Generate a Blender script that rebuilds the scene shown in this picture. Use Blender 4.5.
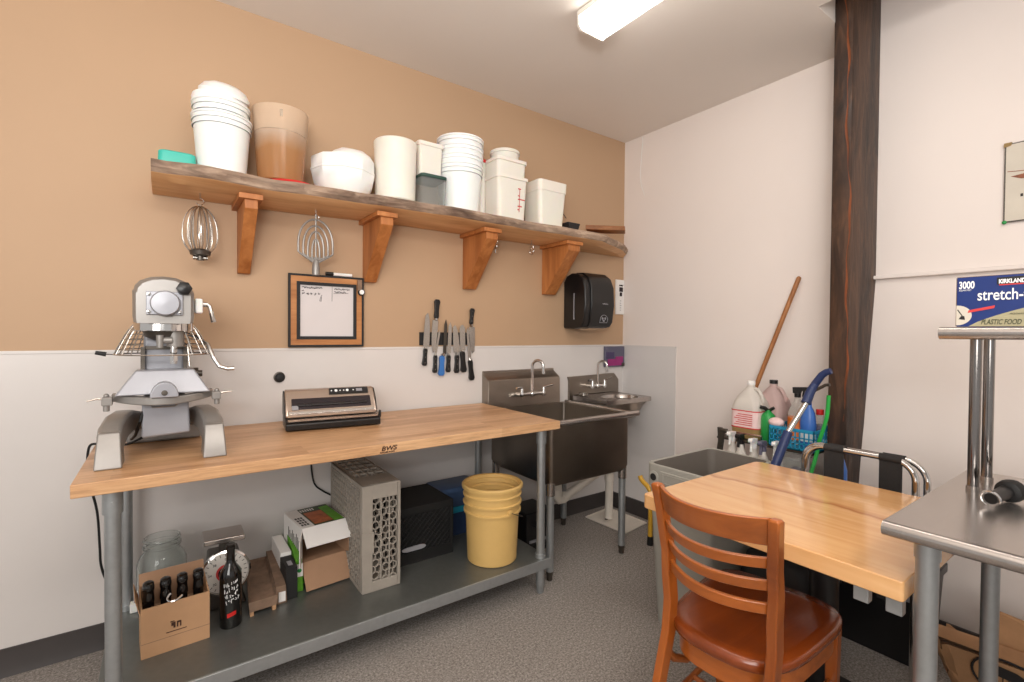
import bpy, math, random
from mathutils import Vector, Matrix
from math import sin, cos, pi, radians as RAD
random.seed(7)
S = bpy.context.scene
for o in list(bpy.data.objects): bpy.data.objects.remove(o)
COL = S.collection

# ------------------------------------------------------------ camera, world, lights, exposure
F_PX = 483.0; YAW, PITCH, ROLL = .622, .0157, .0076
cam_d = bpy.data.cameras.new('camera'); cam = bpy.data.objects.new('camera', cam_d); COL.objects.link(cam)
cam_d.sensor_width = 36.0; cam_d.lens = F_PX * 36.0 / 1024; cam_d.clip_start = .05
fw = Vector((sin(YAW) * cos(PITCH), cos(YAW) * cos(PITCH), -sin(PITCH)))
rt = Vector((cos(YAW), -sin(YAW), 0)); up = rt.cross(fw)
r2 = rt * cos(ROLL) + up * sin(ROLL); u2 = -rt * sin(ROLL) + up * cos(ROLL)
cam.matrix_world = Matrix(((r2.x, u2.x, -fw.x, -2.911), (r2.y, u2.y, -fw.y, -2.570), (r2.z, u2.z, -fw.z, 1.301), (0, 0, 0, 1)))
S.camera = cam
S.view_settings.view_transform = 'Standard'; S.view_settings.look = 'None'
S.view_settings.gamma = 1.0; S.view_settings.use_curve_mapping = False
S.view_settings.exposure = -0.08

W = bpy.data.worlds.new('world'); S.world = W; W.use_nodes = True
W.node_tree.nodes['Background'].inputs[0].default_value = (1.0, .96, .925, 1)
W.node_tree.nodes['Background'].inputs[1].default_value = .62

def area(name, loc, target, sx, sy, power, col):
    d = bpy.data.lights.new(name, 'AREA'); d.shape = 'RECTANGLE'; d.size = sx; d.size_y = sy
    d.energy = power; d.color = col
    o = bpy.data.objects.new(name, d); COL.objects.link(o); o.location = loc
    o.rotation_euler = (Vector(target) - Vector(loc)).to_track_quat('-Z', 'Y').to_euler()
    return o
area('window_stand_in', (-4.7, -3.9, 1.9), (-1.2, -.3, 1.1), 1.8, 1.6, 62, (1, .97, .93))  # added area light acting as an unseen window behind the camera
area('bounced_flash', (-3.3, -3.0, 1.7), (-3.1, -2.5, 2.79), .5, .5, 62, (1, .97, .94))
area('ceiling_fixture_stand_in', (-2.4, -3.3, 2.70), (-2.0, -2.2, 0), 1.2, .5, 26, (1, .95, .89))  # added area light acting as an unseen ceiling fixture; no fixture is built

# ------------------------------------------------------------ materials
def lin(c):
    c = c / 255.0
    return c / 12.92 if c <= .04045 else ((c + .055) / 1.055) ** 2.4
def rgb(r, g, b): return (lin(r), lin(g), lin(b), 1)
MATS = {}
def base_mat(name, rough=.5, metal=0.0):
    m = bpy.data.materials.new(name); m.use_nodes = True
    nt = m.node_tree; b = nt.nodes['Principled BSDF']
    b.inputs['Roughness'].default_value = rough; b.inputs['Metallic'].default_value = metal
    MATS[name] = m
    return m, nt, b
def N(nt, t, **k):
    n = nt.nodes.new(t)
    for a, v in k.items(): setattr(n, a, v)
    return n
def coords(nt, scale=(1, 1, 1), rot=(0, 0, 0)):
    tc = N(nt, 'ShaderNodeTexCoord'); mp = N(nt, 'ShaderNodeMapping')
    mp.inputs['Scale'].default_value = scale; mp.inputs['Rotation'].default_value = rot
    nt.links.new(tc.outputs['Object'], mp.inputs['Vector'])
    return mp.outputs['Vector']
def ramp(nt, fac, stops):
    r = N(nt, 'ShaderNodeValToRGB'); e = r.color_ramp.elements
    while len(e) < len(stops): e.new(.5)
    for i, (p, c) in enumerate(stops): e[i].position = p; e[i].color = c
    nt.links.new(fac, r.inputs['Fac']); return r.outputs['Color']
def noise(nt, vec, scale, detail=3, rough=.5, dist=0):
    n = N(nt, 'ShaderNodeTexNoise'); n.inputs['Scale'].default_value = scale
    n.inputs['Detail'].default_value = detail; n.inputs['Roughness'].default_value = rough
    n.inputs['Distortion'].default_value = dist
    nt.links.new(vec, n.inputs['Vector']); return n.outputs['Fac']
def bump(nt, b, h, s=.2, d=.01):
    n = N(nt, 'ShaderNodeBump'); n.inputs['Strength'].default_value = s; n.inputs['Distance'].default_value = d
    nt.links.new(h, n.inputs['Height']); nt.links.new(n.outputs['Normal'], b.inputs['Normal'])
def mix(nt, fac, a, b_, mode='MIX'):
    n = N(nt, 'ShaderNodeMix', data_type='RGBA', blend_type=mode)
    for sock, v in ((n.inputs[0], fac), (n.inputs[6], a), (n.inputs[7], b_)):
        if isinstance(v, (int, float)): sock.default_value = v
        elif isinstance(v, tuple): sock.default_value = v
        else: nt.links.new(v, sock)
    return n.outputs[2]
def plain(name, c, rough=.5, metal=0.0, var=.06, scale=8, stretch=(1, 1, 1), bmp=0, trans=0, ior=1.45, alpha=1, emit=None, coat=0, sss=0):
    m, nt, b = base_mat(name, rough, metal)
    v = coords(nt, stretch); f = noise(nt, v, scale, 4, .6)
    lo = tuple(x * (1 - var) for x in c[:3]) + (1,); hi = tuple(min(1, x * (1 + var)) for x in c[:3]) + (1,)
    nt.links.new(ramp(nt, f, [(.3, lo), (.7, hi)]), b.inputs['Base Color'])
    if bmp: bump(nt, b, f, bmp)
    if trans: b.inputs['Transmission Weight'].default_value = trans; b.inputs['IOR'].default_value = ior
    if alpha < 1: b.inputs['Alpha'].default_value = alpha
    if coat: b.inputs['Coat Weight'].default_value = coat
    if sss:
        b.inputs['Subsurface Weight'].default_value = sss; b.inputs['Subsurface Scale'].default_value = .02
    if emit: b.inputs['Emission Color'].default_value = emit[0]; b.inputs['Emission Strength'].default_value = emit[1]
    return m
def wood(name, dark, mid, light, axis='x', scale=4, stretch=14, rough=.4, coat=0, bmp=.05):
    m, nt, b = base_mat(name, rough)
    st = {'x': (1, stretch, stretch), 'y': (stretch, 1, stretch), 'z': (stretch, stretch, 1)}[axis]
    v = coords(nt, st)
    f = noise(nt, v, scale, 6, .6, .6); f2 = noise(nt, coords(nt, tuple(q * .25 for q in st)), scale, 2, .5, 1.0)
    c1 = ramp(nt, f, [(.28, dark), (.5, mid), (.75, light)]); c2 = ramp(nt, f2, [(.35, dark), (.6, light)])
    nt.links.new(mix(nt, .35, c1, c2), b.inputs['Base Color'])
    if bmp: bump(nt, b, f, bmp, .004)
    if coat: b.inputs['Coat Weight'].default_value = coat; b.inputs['Coat Roughness'].default_value = .15
    return m

# painted plaster, with very faint roller mottling
def paint(name, c, rough=.6, var=.02):
    m, nt, b = base_mat(name, rough)
    v = coords(nt); f = noise(nt, v, 1.3, 3); g = noise(nt, v, 160, 2)
    lo = tuple(x * (1 - var) for x in c[:3]) + (1,); hi = tuple(x * (1 + var) for x in c[:3]) + (1,)
    nt.links.new(ramp(nt, f, [(.3, lo), (.7, hi)]), b.inputs['Base Color']); bump(nt, b, g, .05, .001)
    return m
M_TAN = paint('tan_paint', rgb(186, 154, 123)); M_WHITE = paint('white_paint', rgb(232, 222, 216), .55)
M_CEIL = paint('ceiling_paint', rgb(232, 225, 218), .8)
M_FRP = plain('white_wall_panel', rgb(216, 211, 208), .25, var=.015, scale=2)
M_FRPG = plain('grey_white_wall_panel', rgb(212, 208, 206), .2, var=.02, scale=2)
M_COVE = plain('dark_cove_base', rgb(66, 61, 60), .45, var=.06)

m, nt, b = base_mat('speckled_carpet_tile', .95); MFLOOR = m
v = coords(nt); f = noise(nt, v, 120, 3, .85); g = noise(nt, v, 60, 4, .7); h = noise(nt, v, 1.6, 2)
c = ramp(nt, f, [(.3, rgb(72, 66, 64)), (.46, rgb(134, 127, 121)), (.6, rgb(172, 166, 160)), (.75, rgb(226, 221, 215))])
c = mix(nt, .25, c, ramp(nt, g, [(.35, rgb(100, 94, 90)), (.65, rgb(178, 171, 165))]))
nt.links.new(mix(nt, .12, c, ramp(nt, h, [(.3, rgb(120, 110, 103)), (.7, rgb(160, 150, 142))])), b.inputs['Base Color']); bump(nt, b, f, .5, .004)

# butcher block: long staves running along x
m, nt, b = base_mat('butcher_block', .38); M_BLOCK = m
v = coords(nt); br = N(nt, 'ShaderNodeTexBrick'); nt.links.new(v, br.inputs['Vector'])
br.inputs['Scale'].default_value = 1; br.inputs['Brick Width'].default_value = .55; br.inputs['Row Height'].default_value = .044
br.inputs['Mortar Size'].default_value = 0.0; br.inputs['Bias'].default_value = 0
br.inputs['Color1'].default_value = rgb(172, 126, 86); br.inputs['Color2'].default_value = rgb(222, 182, 140)
f = noise(nt, coords(nt, (2.2, 30, 30)), 4, 6, .65, .4)
c = mix(nt, .45, br.outputs['Color'], ramp(nt, f, [(.3, rgb(134, 90, 56)), (.5, rgb(200, 152, 108)), (.75, rgb(230, 192, 150))]))
nt.links.new(c, b.inputs['Base Color']); bump(nt, b, f, .04, .002)
# lacquered table top: boards along y with a dark heart streak
m, nt, b = base_mat('maple_lacquer', .14); M_MAPLE = m
v = coords(nt, (9, .8, 9)); f = noise(nt, v, 3, 5, .55, .5)
c = ramp(nt, f, [(.2, rgb(218, 160, 102)), (.5, rgb(230, 178, 122)), (.8, rgb(240, 194, 140))])
tc = N(nt, 'ShaderNodeTexCoord'); sp = N(nt, 'ShaderNodeSeparateXYZ'); nt.links.new(tc.outputs['Object'], sp.inputs[0])
wob = noise(nt, coords(nt, (1, 2.5, 1)), 2.0, 3, .5)
mm = N(nt, 'ShaderNodeMath', operation='MULTIPLY_ADD'); nt.links.new(wob, mm.inputs[0]); mm.inputs[1].default_value = .12; nt.links.new(sp.outputs['X'], mm.inputs[2])
st = ramp(nt, mm.outputs[0], [(.070, (0, 0, 0, 1)), (.088, (.85, .85, .85, 1)), (.10, (.4, .4, .4, 1)), (.125, (0, 0, 0, 1))])
nt.links.new(mix(nt, st, c, rgb(176, 104, 58)), b.inputs['Base Color'])
b.inputs['Coat Weight'].default_value = .4; b.inputs['Coat Roughness'].default_value = .12

M_CHAIR = wood('cherry_stained_wood', rgb(120, 56, 14), rgb(158, 80, 26), rgb(184, 102, 40), 'z', 2, 10, .28, .4, .02)
M_CHAIRY = wood('cherry_stained_wood_crosswise', rgb(122, 58, 16), rgb(160, 82, 28), rgb(186, 104, 42), 'y', 2, 10, .28, .4, .02)
M_SEAT = wood('cherry_stained_seat', rgb(112, 48, 14), rgb(130, 58, 18), rgb(146, 68, 24), 'x', 2, 8, .22, .5, .01)
M_SHELF = wood('pale_slab_wood', rgb(176, 124, 78), rgb(212, 160, 110), rgb(228, 184, 136), 'x', 2.5, 9, .5)
M_BARK = wood('weathered_live_edge', rgb(58, 42, 34), rgb(138, 112, 94), rgb(214, 188, 164), 'x', 7, 3, .85, 0, .8)
M_BRKT = wood('red_fir_bracket', rgb(136, 76, 32), rgb(170, 102, 50), rgb(196, 130, 74), 'z', 3, 10, .5)
M_POST = wood('dark_stained_timber', rgb(26, 17, 13), rgb(56, 38, 29), rgb(100, 70, 50), 'z', 4, 5, .55, .1, 1.0)
for nd in M_POST.node_tree.nodes:
    if nd.type == 'TEX_NOISE': nd.inputs['Distortion'].default_value = 2.2
M_CRACK = plain('timber_check_wood', rgb(120, 62, 28), .6, var=.5, scale=30, stretch=(1, 1, .2))
M_BROOM = wood('broom_handle_wood', rgb(134, 82, 40), rgb(170, 110, 60), rgb(190, 132, 80), 'z', 4, 16, .45)
M_BOARD = wood('small_board_wood', rgb(104, 62, 32), rgb(140, 88, 50), rgb(166, 112, 68), 'x', 4, 10, .5)
M_FRAMEW = wood('frame_oak', rgb(150, 92, 46), rgb(182, 122, 70), rgb(200, 142, 90), 'x', 4, 10, .5)

def steel(name, c, rough=.3, st=(1, 40, 1), met=1.0):
    m, nt, b = base_mat(name, rough, met)
    f = noise(nt, coords(nt, st), 8, 3, .6); g = noise(nt, coords(nt), 3, 4, .6)
    lo = tuple(x * .82 for x in c[:3]) + (1,)
    nt.links.new(mix(nt, .5, ramp(nt, f, [(.3, lo), (.7, c)]), ramp(nt, g, [(.3, lo), (.7, c)])), b.inputs['Base Color'])
    rr = N(nt, 'ShaderNodeMapRange'); nt.links.new(g, rr.inputs[0]); rr.inputs[3].default_value = rough * .7; rr.inputs[4].default_value = rough * 1.35
    nt.links.new(rr.outputs[0], b.inputs['Roughness'])
    return m
M_SS = steel('brushed_stainless', rgb(188, 181, 176), .22, (1, 40, 1), .9)
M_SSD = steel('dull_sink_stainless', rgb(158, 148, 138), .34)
M_GALV = steel('galvanised_tube', rgb(176, 180, 182), .36, (6, 6, 6), .7)
M_GALVS = steel('galvanised_sheet', rgb(124, 127, 124), .36, (5, 5, 5), .6)
M_CHROME = steel('polished_chrome', rgb(228, 226, 224), .08, (1, 1, 1))
M_CHROMEB = steel('satin_steel_blade', rgb(196, 192, 186), .22, (1, 1, 30))
M_CASTAL = plain('cast_silver_enamel', rgb(146, 142, 138), .36, .4, .05, 14)
M_ENAMEL = plain('silver_grey_enamel', rgb(160, 161, 168), .3, .15, .04, 10)
M_IRON = plain('dark_cast_metal', rgb(92, 86, 80), .4, .8, .1)
M_BLACK = plain('black_plastic', rgb(22, 21, 22), .35, var=.15)
M_BLACKM = plain('matte_black_plastic', rgb(28, 27, 28), .65, var=.15)
M_BLACKG = plain('smoked_black_plastic', rgb(34, 30, 32), .12, var=.1)
M_WPL = plain('white_bucket_plastic', rgb(244, 242, 240), .35, var=.015, sss=.15)
M_TPL = plain('translucent_white_plastic', rgb(246, 236, 226), .38, var=.02, trans=.12, ior=1.2, sss=.2)
M_CREAM = plain('cream_plastic', rgb(238, 229, 218), .4, var=.02, sss=.2)
M_PINK = plain('pinkish_tub_plastic', rgb(244, 234, 232), .35, var=.02, sss=.15)
M_AMBER = plain('amber_clear_plastic', rgb(216, 170, 122), .18, var=.08, trans=.55, ior=1.25)
nt = M_AMBER.node_tree; b = nt.nodes['Principled BSDF']; tc = N(nt, 'ShaderNodeTexCoord'); sp = N(nt, 'ShaderNodeSeparateXYZ'); nt.links.new(tc.outputs['Object'], sp.inputs[0])
mm = N(nt, 'ShaderNodeMath', operation='MULTIPLY_ADD'); nt.links.new(noise(nt, coords(nt), 9, 3), mm.inputs[0]); mm.inputs[1].default_value = .08; nt.links.new(sp.outputs['Z'], mm.inputs[2])
nt.links.new(ramp(nt, mm.outputs[0], [(.04, rgb(206, 152, 102)), (.17, rgb(212, 162, 114)), (.245, rgb(232, 208, 184))]), b.inputs['Base Color'])
M_AMBERF = plain('frosted_amber_plastic', rgb(232, 210, 186), .5, var=.05, trans=.5, ior=1.15)
M_TEAL = plain('teal_lid_plastic', rgb(58, 182, 166), .4)
M_RED = plain('red_plastic', rgb(200, 34, 30), .4)
M_GREENLID = plain('dark_green_lid', rgb(22, 62, 52), .4)
M_CLEAR = plain('clear_plastic', rgb(244, 246, 244), .06, var=.01, trans=.9, ior=1.06)
M_GLASS = plain('clear_glass', rgb(240, 245, 244), .03, var=.01, trans=1, ior=1.3)
M_YELLOW = plain('yellow_bucket_plastic', rgb(218, 180, 112), .4, var=.04)
M_YEL2 = plain('yellow_handle_plastic', rgb(222, 170, 50), .4)
M_CRATEB = plain('black_crate_plastic', rgb(12, 12, 13), .75, var=.1)
M_CRATE = plain('warm_grey_crate_plastic', rgb(158, 150, 140), .6, var=.08)
M_BIN = plain('grey_bin_plastic', rgb(158, 156, 148), .5, var=.05)
M_BINI = plain('dark_grey_bin_inside', rgb(112, 105, 98), .6, var=.05)
M_CARD = plain('brown_cardboard', rgb(182, 142, 106), .85, var=.06)
M_CARDI = plain('inner_cardboard', rgb(166, 130, 102), .85, var=.05)
M_CARDD = plain('worn_brown_cardboard', rgb(128, 104, 86), .85, var=.25, scale=20)
M_KRAFT = plain('kraft_paper', rgb(172, 130, 92), .8, var=.12, scale=14, bmp=.25)
M_PAPER = plain('white_card', rgb(236, 233, 230), .7, var=.03)
M_BOARDW = plain('whiteboard_film', rgb(214, 208, 208), .25, var=.01)
M_GREEN = plain('bright_green_print', rgb(92, 158, 36), .5, var=.2, scale=25)
M_OLIVE = plain('dark_green_print', rgb(50, 66, 34), .5, var=.3, scale=30)
M_ORANGE = plain('orange_food_print', rgb(176, 96, 52), .5, var=.35, scale=30)
M_INK = plain('black_ink', rgb(26, 22, 22), .6)
M_BINK = plain('burnt_brown_ink', rgb(58, 30, 18), .6)
M_NAVY = plain('navy_plastic', rgb(40, 58, 92), .45)
M_NAVYF = plain('dark_navy_lid', rgb(58, 80, 114), .5)
M_CYAN = plain('teal_blue_plastic', rgb(28, 140, 170), .4)
M_BASKET = plain('turquoise_basket_plastic', rgb(34, 148, 190), .45)
M_BLUEH = plain('dark_blue_grip', rgb(34, 50, 94), .45)
M_BLUEK = plain('blue_knife_handle', rgb(52, 112, 184), .45)
M_BLUEB = plain('blue_bottle_plastic', rgb(60, 110, 190), .35)
M_GREENH = plain('green_hose_rubber', rgb(30, 158, 62), .4)
M_GREENB = plain('green_bottle_plastic', rgb(34, 150, 70), .4)
M_ORLIQ = plain('orange_label', rgb(236, 128, 52), .4)
M_JUGP = plain('pink_liquid_plastic', rgb(226, 200, 196), .3, var=.04, trans=.45, ior=1.2)
M_JUGA = plain('yellow_brown_liquid_plastic', rgb(176, 146, 98), .3, var=.05, trans=.3, ior=1.2)
M_JUGW = plain('cloudy_jug_plastic', rgb(240, 234, 226), .35, var=.02, trans=.35, ior=1.2)
M_PINKL = plain('pink_paper_label', rgb(236, 206, 204), .6, var=.04, scale=40)
M_REDL = plain('red_label_stripe', rgb(206, 60, 60), .6)
M_PVC = plain('white_pvc', rgb(228, 220, 208), .4, var=.05)
M_RUBBER = plain('black_rubber', rgb(18, 18, 19), .6)
M_STRAP = plain('black_webbing', rgb(40, 38, 38), .7, scale=60, var=.15)
M_PURPLE = plain('magenta_print', rgb(150, 44, 112), .5); M_SLATE = plain('slate_print', rgb(94, 92, 112), .5)
M_SLATE2 = plain('dark_violet_print', rgb(70, 60, 96), .5)
M_BOXBLUE = plain('royal_blue_print', rgb(20, 46, 112), .4, var=.04); M_BOXTAN = plain('khaki_print', rgb(168, 160, 128), .4, var=.05)
M_WINE = plain('dark_wine_glass', rgb(14, 12, 12), .08, var=.1, coat=.5)
M_DIAL = plain('dial_face', rgb(226, 222, 216), .4, var=.02)
M_UPR = steel('chrome_dark_reflections', rgb(150, 145, 142), .12, (1, 1, 1))  # dark reflections put into the chrome colour; nothing dark stands around to reflect
M_DKBAND = plain('dark_gunmetal', rgb(58, 52, 56), .25, .6)
M_CHAMP = plain('champagne_metal_plastic', rgb(190, 172, 158), .25, .7, .04)
M_PICPAP = plain('art_print_paper', rgb(206, 198, 184), .6, var=.05)
M_PICBR = plain('rust_print_ink', rgb(142, 84, 58), .6, var=.3, scale=40)
M_LAMP = plain('lit_diffuser', rgb(255, 250, 240), .5, emit=((1, .96, .90, 1), 9))
M_LAMPW = plain('fixture_white_metal', rgb(232, 226, 216), .45)
M_TEXTW = plain('white_print', rgb(244, 244, 244), .5)
M_TEXTG = plain('olive_print_ink', rgb(70, 74, 50), .5)
M_GREYP = plain('light_grey_plastic', rgb(150, 150, 156), .4)

# ------------------------------------------------------------ mesh builder
def basis(axis):
    a = Vector(axis).normalized(); t = Vector((0, 0, 1)) if abs(a.z) < .9 else Vector((1, 0, 0))
    u = a.cross(t).normalized(); return a, u, a.cross(u)
class MB:
    def __init__(s): s.v = []; s.f = []
    def add(s, vs, fs):
        n = len(s.v); s.v += [Vector(p) for p in vs]; s.f += [tuple(i + n for i in f) for f in fs]; return s
    def box(s, x0, x1, y0, y1, z0, z1):
        x0, x1 = sorted((x0, x1)); y0, y1 = sorted((y0, y1)); z0, z1 = sorted((z0, z1))
        return s.add([(x0, y0, z0), (x1, y0, z0), (x1, y1, z0), (x0, y1, z0), (x0, y0, z1), (x1, y0, z1), (x1, y1, z1), (x0, y1, z1)],
                     [(0, 3, 2, 1), (4, 5, 6, 7), (0, 1, 5, 4), (1, 2, 6, 5), (2, 3, 7, 6), (3, 0, 4, 7)])
    def hexa(s, b4, t4):
        return s.add(list(b4) + list(t4), [(0, 3, 2, 1), (4, 5, 6, 7), (0, 1, 5, 4), (1, 2, 6, 5), (2, 3, 7, 6), (3, 0, 4, 7)])
    def cyl(s, p0, p1, r0, r1=None, n=20, caps=True):
        r1 = r0 if r1 is None else r1; p0 = Vector(p0); p1 = Vector(p1); a, u, w = basis(p1 - p0)
        vs = [p0 + (u * cos(2 * pi * i / n) + w * sin(2 * pi * i / n)) * r0 for i in range(n)] + [p1 + (u * cos(2 * pi * i / n) + w * sin(2 * pi * i / n)) * r1 for i in range(n)]
        fs = [(i, (i + 1) % n, n + (i + 1) % n, n + i) for i in range(n)]
        if caps: fs += [tuple(range(n - 1, -1, -1)), tuple(range(n, 2 * n))]
        return s.add(vs, fs)
    def tube(s, pts, r, n=10, closed=False):
        P = [Vector(p) for p in pts]; m = len(P); R = r if isinstance(r, (list, tuple)) else [r] * m
        vs = []; prev = None
        for i in range(m):
            a = P[(i + 1) % m] if (closed or i < m - 1) else P[i]; c = P[i - 1] if (closed or i > 0) else P[i]
            t = (a - c).normalized()
            if prev is None: _, u, _w = basis(t)
            else: u = (prev - t * prev.dot(t)).normalized()
            prev = u; w = t.cross(u)
            vs += [P[i] + (u * cos(2 * pi * k / n) + w * sin(2 * pi * k / n)) * R[i] for k in range(n)]
        fs = []
        for i in range(m if closed else m - 1):
            j = (i + 1) % m
            fs += [(i * n + k, i * n + (k + 1) % n, j * n + (k + 1) % n, j * n + k) for k in range(n)]
        if not closed: fs += [tuple(range(n - 1, -1, -1)), tuple(range((m - 1) * n, m * n))]
        return s.add(vs, fs)
    def lathe(s, prof, c=(0, 0, 0), n=32, axis=(0, 0, 1), sx=1, sy=1):
        a = Vector(axis).normalized()
        if abs(a.z) > .99: u, w = Vector((1, 0, 0)), Vector((0, 1, 0)) * (1 if a.z > 0 else -1)
        else: a, u, w = basis(a)
        c = Vector(c); m = len(prof)
        vs = [c + a * z + (u * sx * cos(2 * pi * k / n) + w * sy * sin(2 * pi * k / n)) * max(r, 1e-4) for r, z in prof for k in range(n)]
        fs = [(i * n + k, i * n + (k + 1) % n, (i + 1) * n + (k + 1) % n, (i + 1) * n + k) for i in range(m - 1) for k in range(n)]
        if prof[0][0] > 0: fs.append(tuple(range(n - 1, -1, -1)))
        if prof[-1][0] > 0: fs.append(tuple(range((m - 1) * n, m * n)))
        return s.add(vs, fs)
    def shell(s, prof, c=(0, 0, 0), n=32, th=.003, axis=(0, 0, 1), sx=1, sy=1):
        # open vessel: outer profile up, inner profile back down, closed floor
        inner = [(max(r - th, 1e-4), z + (th if i == 0 else 0)) for i, (r, z) in enumerate(prof)]
        full = [(0, prof[0][1])] + list(prof) + inner[::-1] + [(0, prof[0][1] + th)]
        return s.lathe(full, c, n, axis, sx, sy)
    def prism(s, poly, axis, a0, a1):
        # poly in the two other axes; extruded along axis from a0 to a1
        def P(p, a): return {'x': (a, p[0], p[1]), 'y': (p[0], a, p[1]), 'z': (p[0], p[1], a)}[axis]
        n = len(poly); vs = [P(p, a0) for p in poly] + [P(p, a1) for p in poly]
        fs = [(i, (i + 1) % n, n + (i + 1) % n, n + i) for i in range(n)] + [tuple(range(n - 1, -1, -1)), tuple(range(n, 2 * n))]
        return s.add(vs, fs)
    def ball(s, c, r, n=16, sc=(1, 1, 1)):
        m = n // 2; prof = [(sin(pi * i / m), -cos(pi * i / m)) for i in range(m + 1)]
        k = len(s.v); s.lathe([(max(p, 0), z) for p, z in prof], (0, 0, 0), n)
        for i in range(k, len(s.v)): q = s.v[i]; s.v[i] = Vector((c[0] + q.x * r * sc[0], c[1] + q.y * r * sc[1], c[2] + q.z * r * sc[2]))
        return s
    def grid(s, fn, nu, nv, closed_u=False):
        vs = [fn(i / (nu if closed_u else nu - 1), j / (nv - 1)) for j in range(nv) for i in range(nu)]
        fs = [(j * nu + i, j * nu + (i + 1) % nu, (j + 1) * nu + (i + 1) % nu, (j + 1) * nu + i) for j in range(nv - 1) for i in range(nu if closed_u else nu - 1)]
        return s.add(vs, fs)
    def mat(s, M, start=0):
        for i in range(start, len(s.v)): s.v[i] = M @ s.v[i]
        return s
    def rotz(s, a, c=(0, 0, 0), start=0): return s.mat(Matrix.Translation(c) @ Matrix.Rotation(a, 4, 'Z') @ Matrix.Translation(-Vector(c)), start)
    def rot(s, a, ax, c=(0, 0, 0), start=0): return s.mat(Matrix.Translation(c) @ Matrix.Rotation(a, 4, ax) @ Matrix.Translation(-Vector(c)), start)
    def build(s, name, mat, parent=None, bev=0, world=True, seg=2, ang=35, solid=0, flat=False, sub=0):
        off = Vector((0, 0, 0))
        if world:
            p = parent
            while p is not None: off += p.location; p = p.parent
        else: off = Vector((0, 0, 0))
        me = bpy.data.meshes.new(name); me.from_pydata([tuple(v - off) for v in s.v], [], s.f)
        import bmesh
        bm = bmesh.new(); bm.from_mesh(me); bmesh.ops.remove_doubles(bm, verts=bm.verts, dist=2e-5)
        bmesh.ops.recalc_face_normals(bm, faces=bm.faces); bm.to_mesh(me); bm.free()
        if not flat:
            for p_ in me.polygons: p_.use_smooth = True
            me.set_sharp_from_angle(angle=RAD(ang))
        me.materials.append(mat); o = bpy.data.objects.new(name, me); COL.objects.link(o); o.parent = parent
        if sub:
            md = o.modifiers.new('sub', 'SUBSURF'); md.levels = sub; md.render_levels = sub
        if bev:
            md = o.modifiers.new('bevel', 'BEVEL'); md.width = bev; md.segments = seg; md.limit_method = 'ANGLE'; md.angle_limit = RAD(40)
            md.harden_normals = True
        if solid:
            md = o.modifiers.new('solid', 'SOLIDIFY'); md.thickness = solid; md.offset = 0
        return o
def tag(o, label, cat, group=None, kind=None):
    if label: o['label'] = label
    if cat: o['category'] = cat
    if group: o['group'] = group
    if kind: o['kind'] = kind
    return o
def thing(name, loc, label, cat, rz=0, group=None):
    o = bpy.data.objects.new(name, None); o.empty_display_size = .05; COL.objects.link(o)
    o.location = loc; o.rotation_euler = (0, 0, rz); return tag(o, label, cat, group)
def structure(o): o['kind'] = 'structure'; return o
def kids(o): return [c for c in COL.objects if c.parent == o]
def copy_tree(o, parent=None, label=None, loc=None, rz=None):
    c = o.copy(); COL.objects.link(c); c.parent = parent
    for ch in kids(o): copy_tree(ch, c)
    if label: c['label'] = label
    if loc: c.location = loc
    if rz is not None: c.rotation_euler = (0, 0, rz)
    return c
def text(name, body, size, mat, parent, M4, shear=0, ext=.0006, sx=1, align='LEFT', bold=0):
    cu = bpy.data.curves.new(name, 'FONT'); cu.body = body; cu.size = size; cu.extrude = ext; cu.shear = shear; cu.align_x = align; cu.offset = bold
    t = bpy.data.objects.new(name, cu); COL.objects.link(t); bpy.context.view_layer.update()
    me = bpy.data.meshes.new_from_object(t.evaluated_get(bpy.context.evaluated_depsgraph_get()))
    bpy.data.objects.remove(t); bpy.data.curves.remove(cu)
    me.name = name; me.transform(M4 @ Matrix.Diagonal((sx, 1, 1, 1))); off = Vector((0, 0, 0)); p = parent
    while p is not None: off += p.location; p = p.parent
    me.transform(Matrix.Translation(-off)); me.materials.clear(); me.materials.append(mat)
    o = bpy.data.objects.new(name, me); COL.objects.link(o); o.parent = parent; return o
def face_mx(o, right, upv):   # a plane at o whose local x runs along right and y along up
    r = Vector(right).normalized(); u = Vector(upv).normalized(); n = r.cross(u)
    return Matrix(((r.x, u.x, n.x, o[0]), (r.y, u.y, n.y, o[1]), (r.z, u.z, n.z, o[2]), (0, 0, 0, 1)))
def arc(c, r, a0, a1, n, plane='xz'):
    out = []
    for i in range(n + 1):
        a = a0 + (a1 - a0) * i / n; p, q = r * cos(a), r * sin(a)
        out.append({'xz': (c[0] + p, c[1], c[2] + q), 'yz': (c[0], c[1] + p, c[2] + q), 'xy': (c[0] + p, c[1] + q, c[2])}[plane])
    return out
def rrect(x0, x1, y0, y1, r, n=5):
    out = []
    for cx, cy, a in ((x1 - r, y1 - r, 0), (x0 + r, y1 - r, pi / 2), (x0 + r, y0 + r, pi), (x1 - r, y0 + r, 1.5 * pi)):
        out += [(cx + r * cos(a + pi / 2 * i / n), cy + r * sin(a + pi / 2 * i / n)) for i in range(n + 1)]
    return out
def smooth(pts, n=6):
    P_ = [Vector(p) for p in pts]; P_ = [P_[0]] + P_ + [P_[-1]]; out = []
    for i in range(1, len(P_) - 2):
        a, b_, c_, d_ = P_[i - 1], P_[i], P_[i + 1], P_[i + 2]
        for k in range(n):
            q = k / n; out.append(.5 * (2 * b_ + (c_ - a) * q + (2 * a - 5 * b_ + 4 * c_ - d_) * q * q + (3 * b_ - a - 3 * c_ + d_) * q ** 3))
    return out + [P_[-1]]
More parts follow.
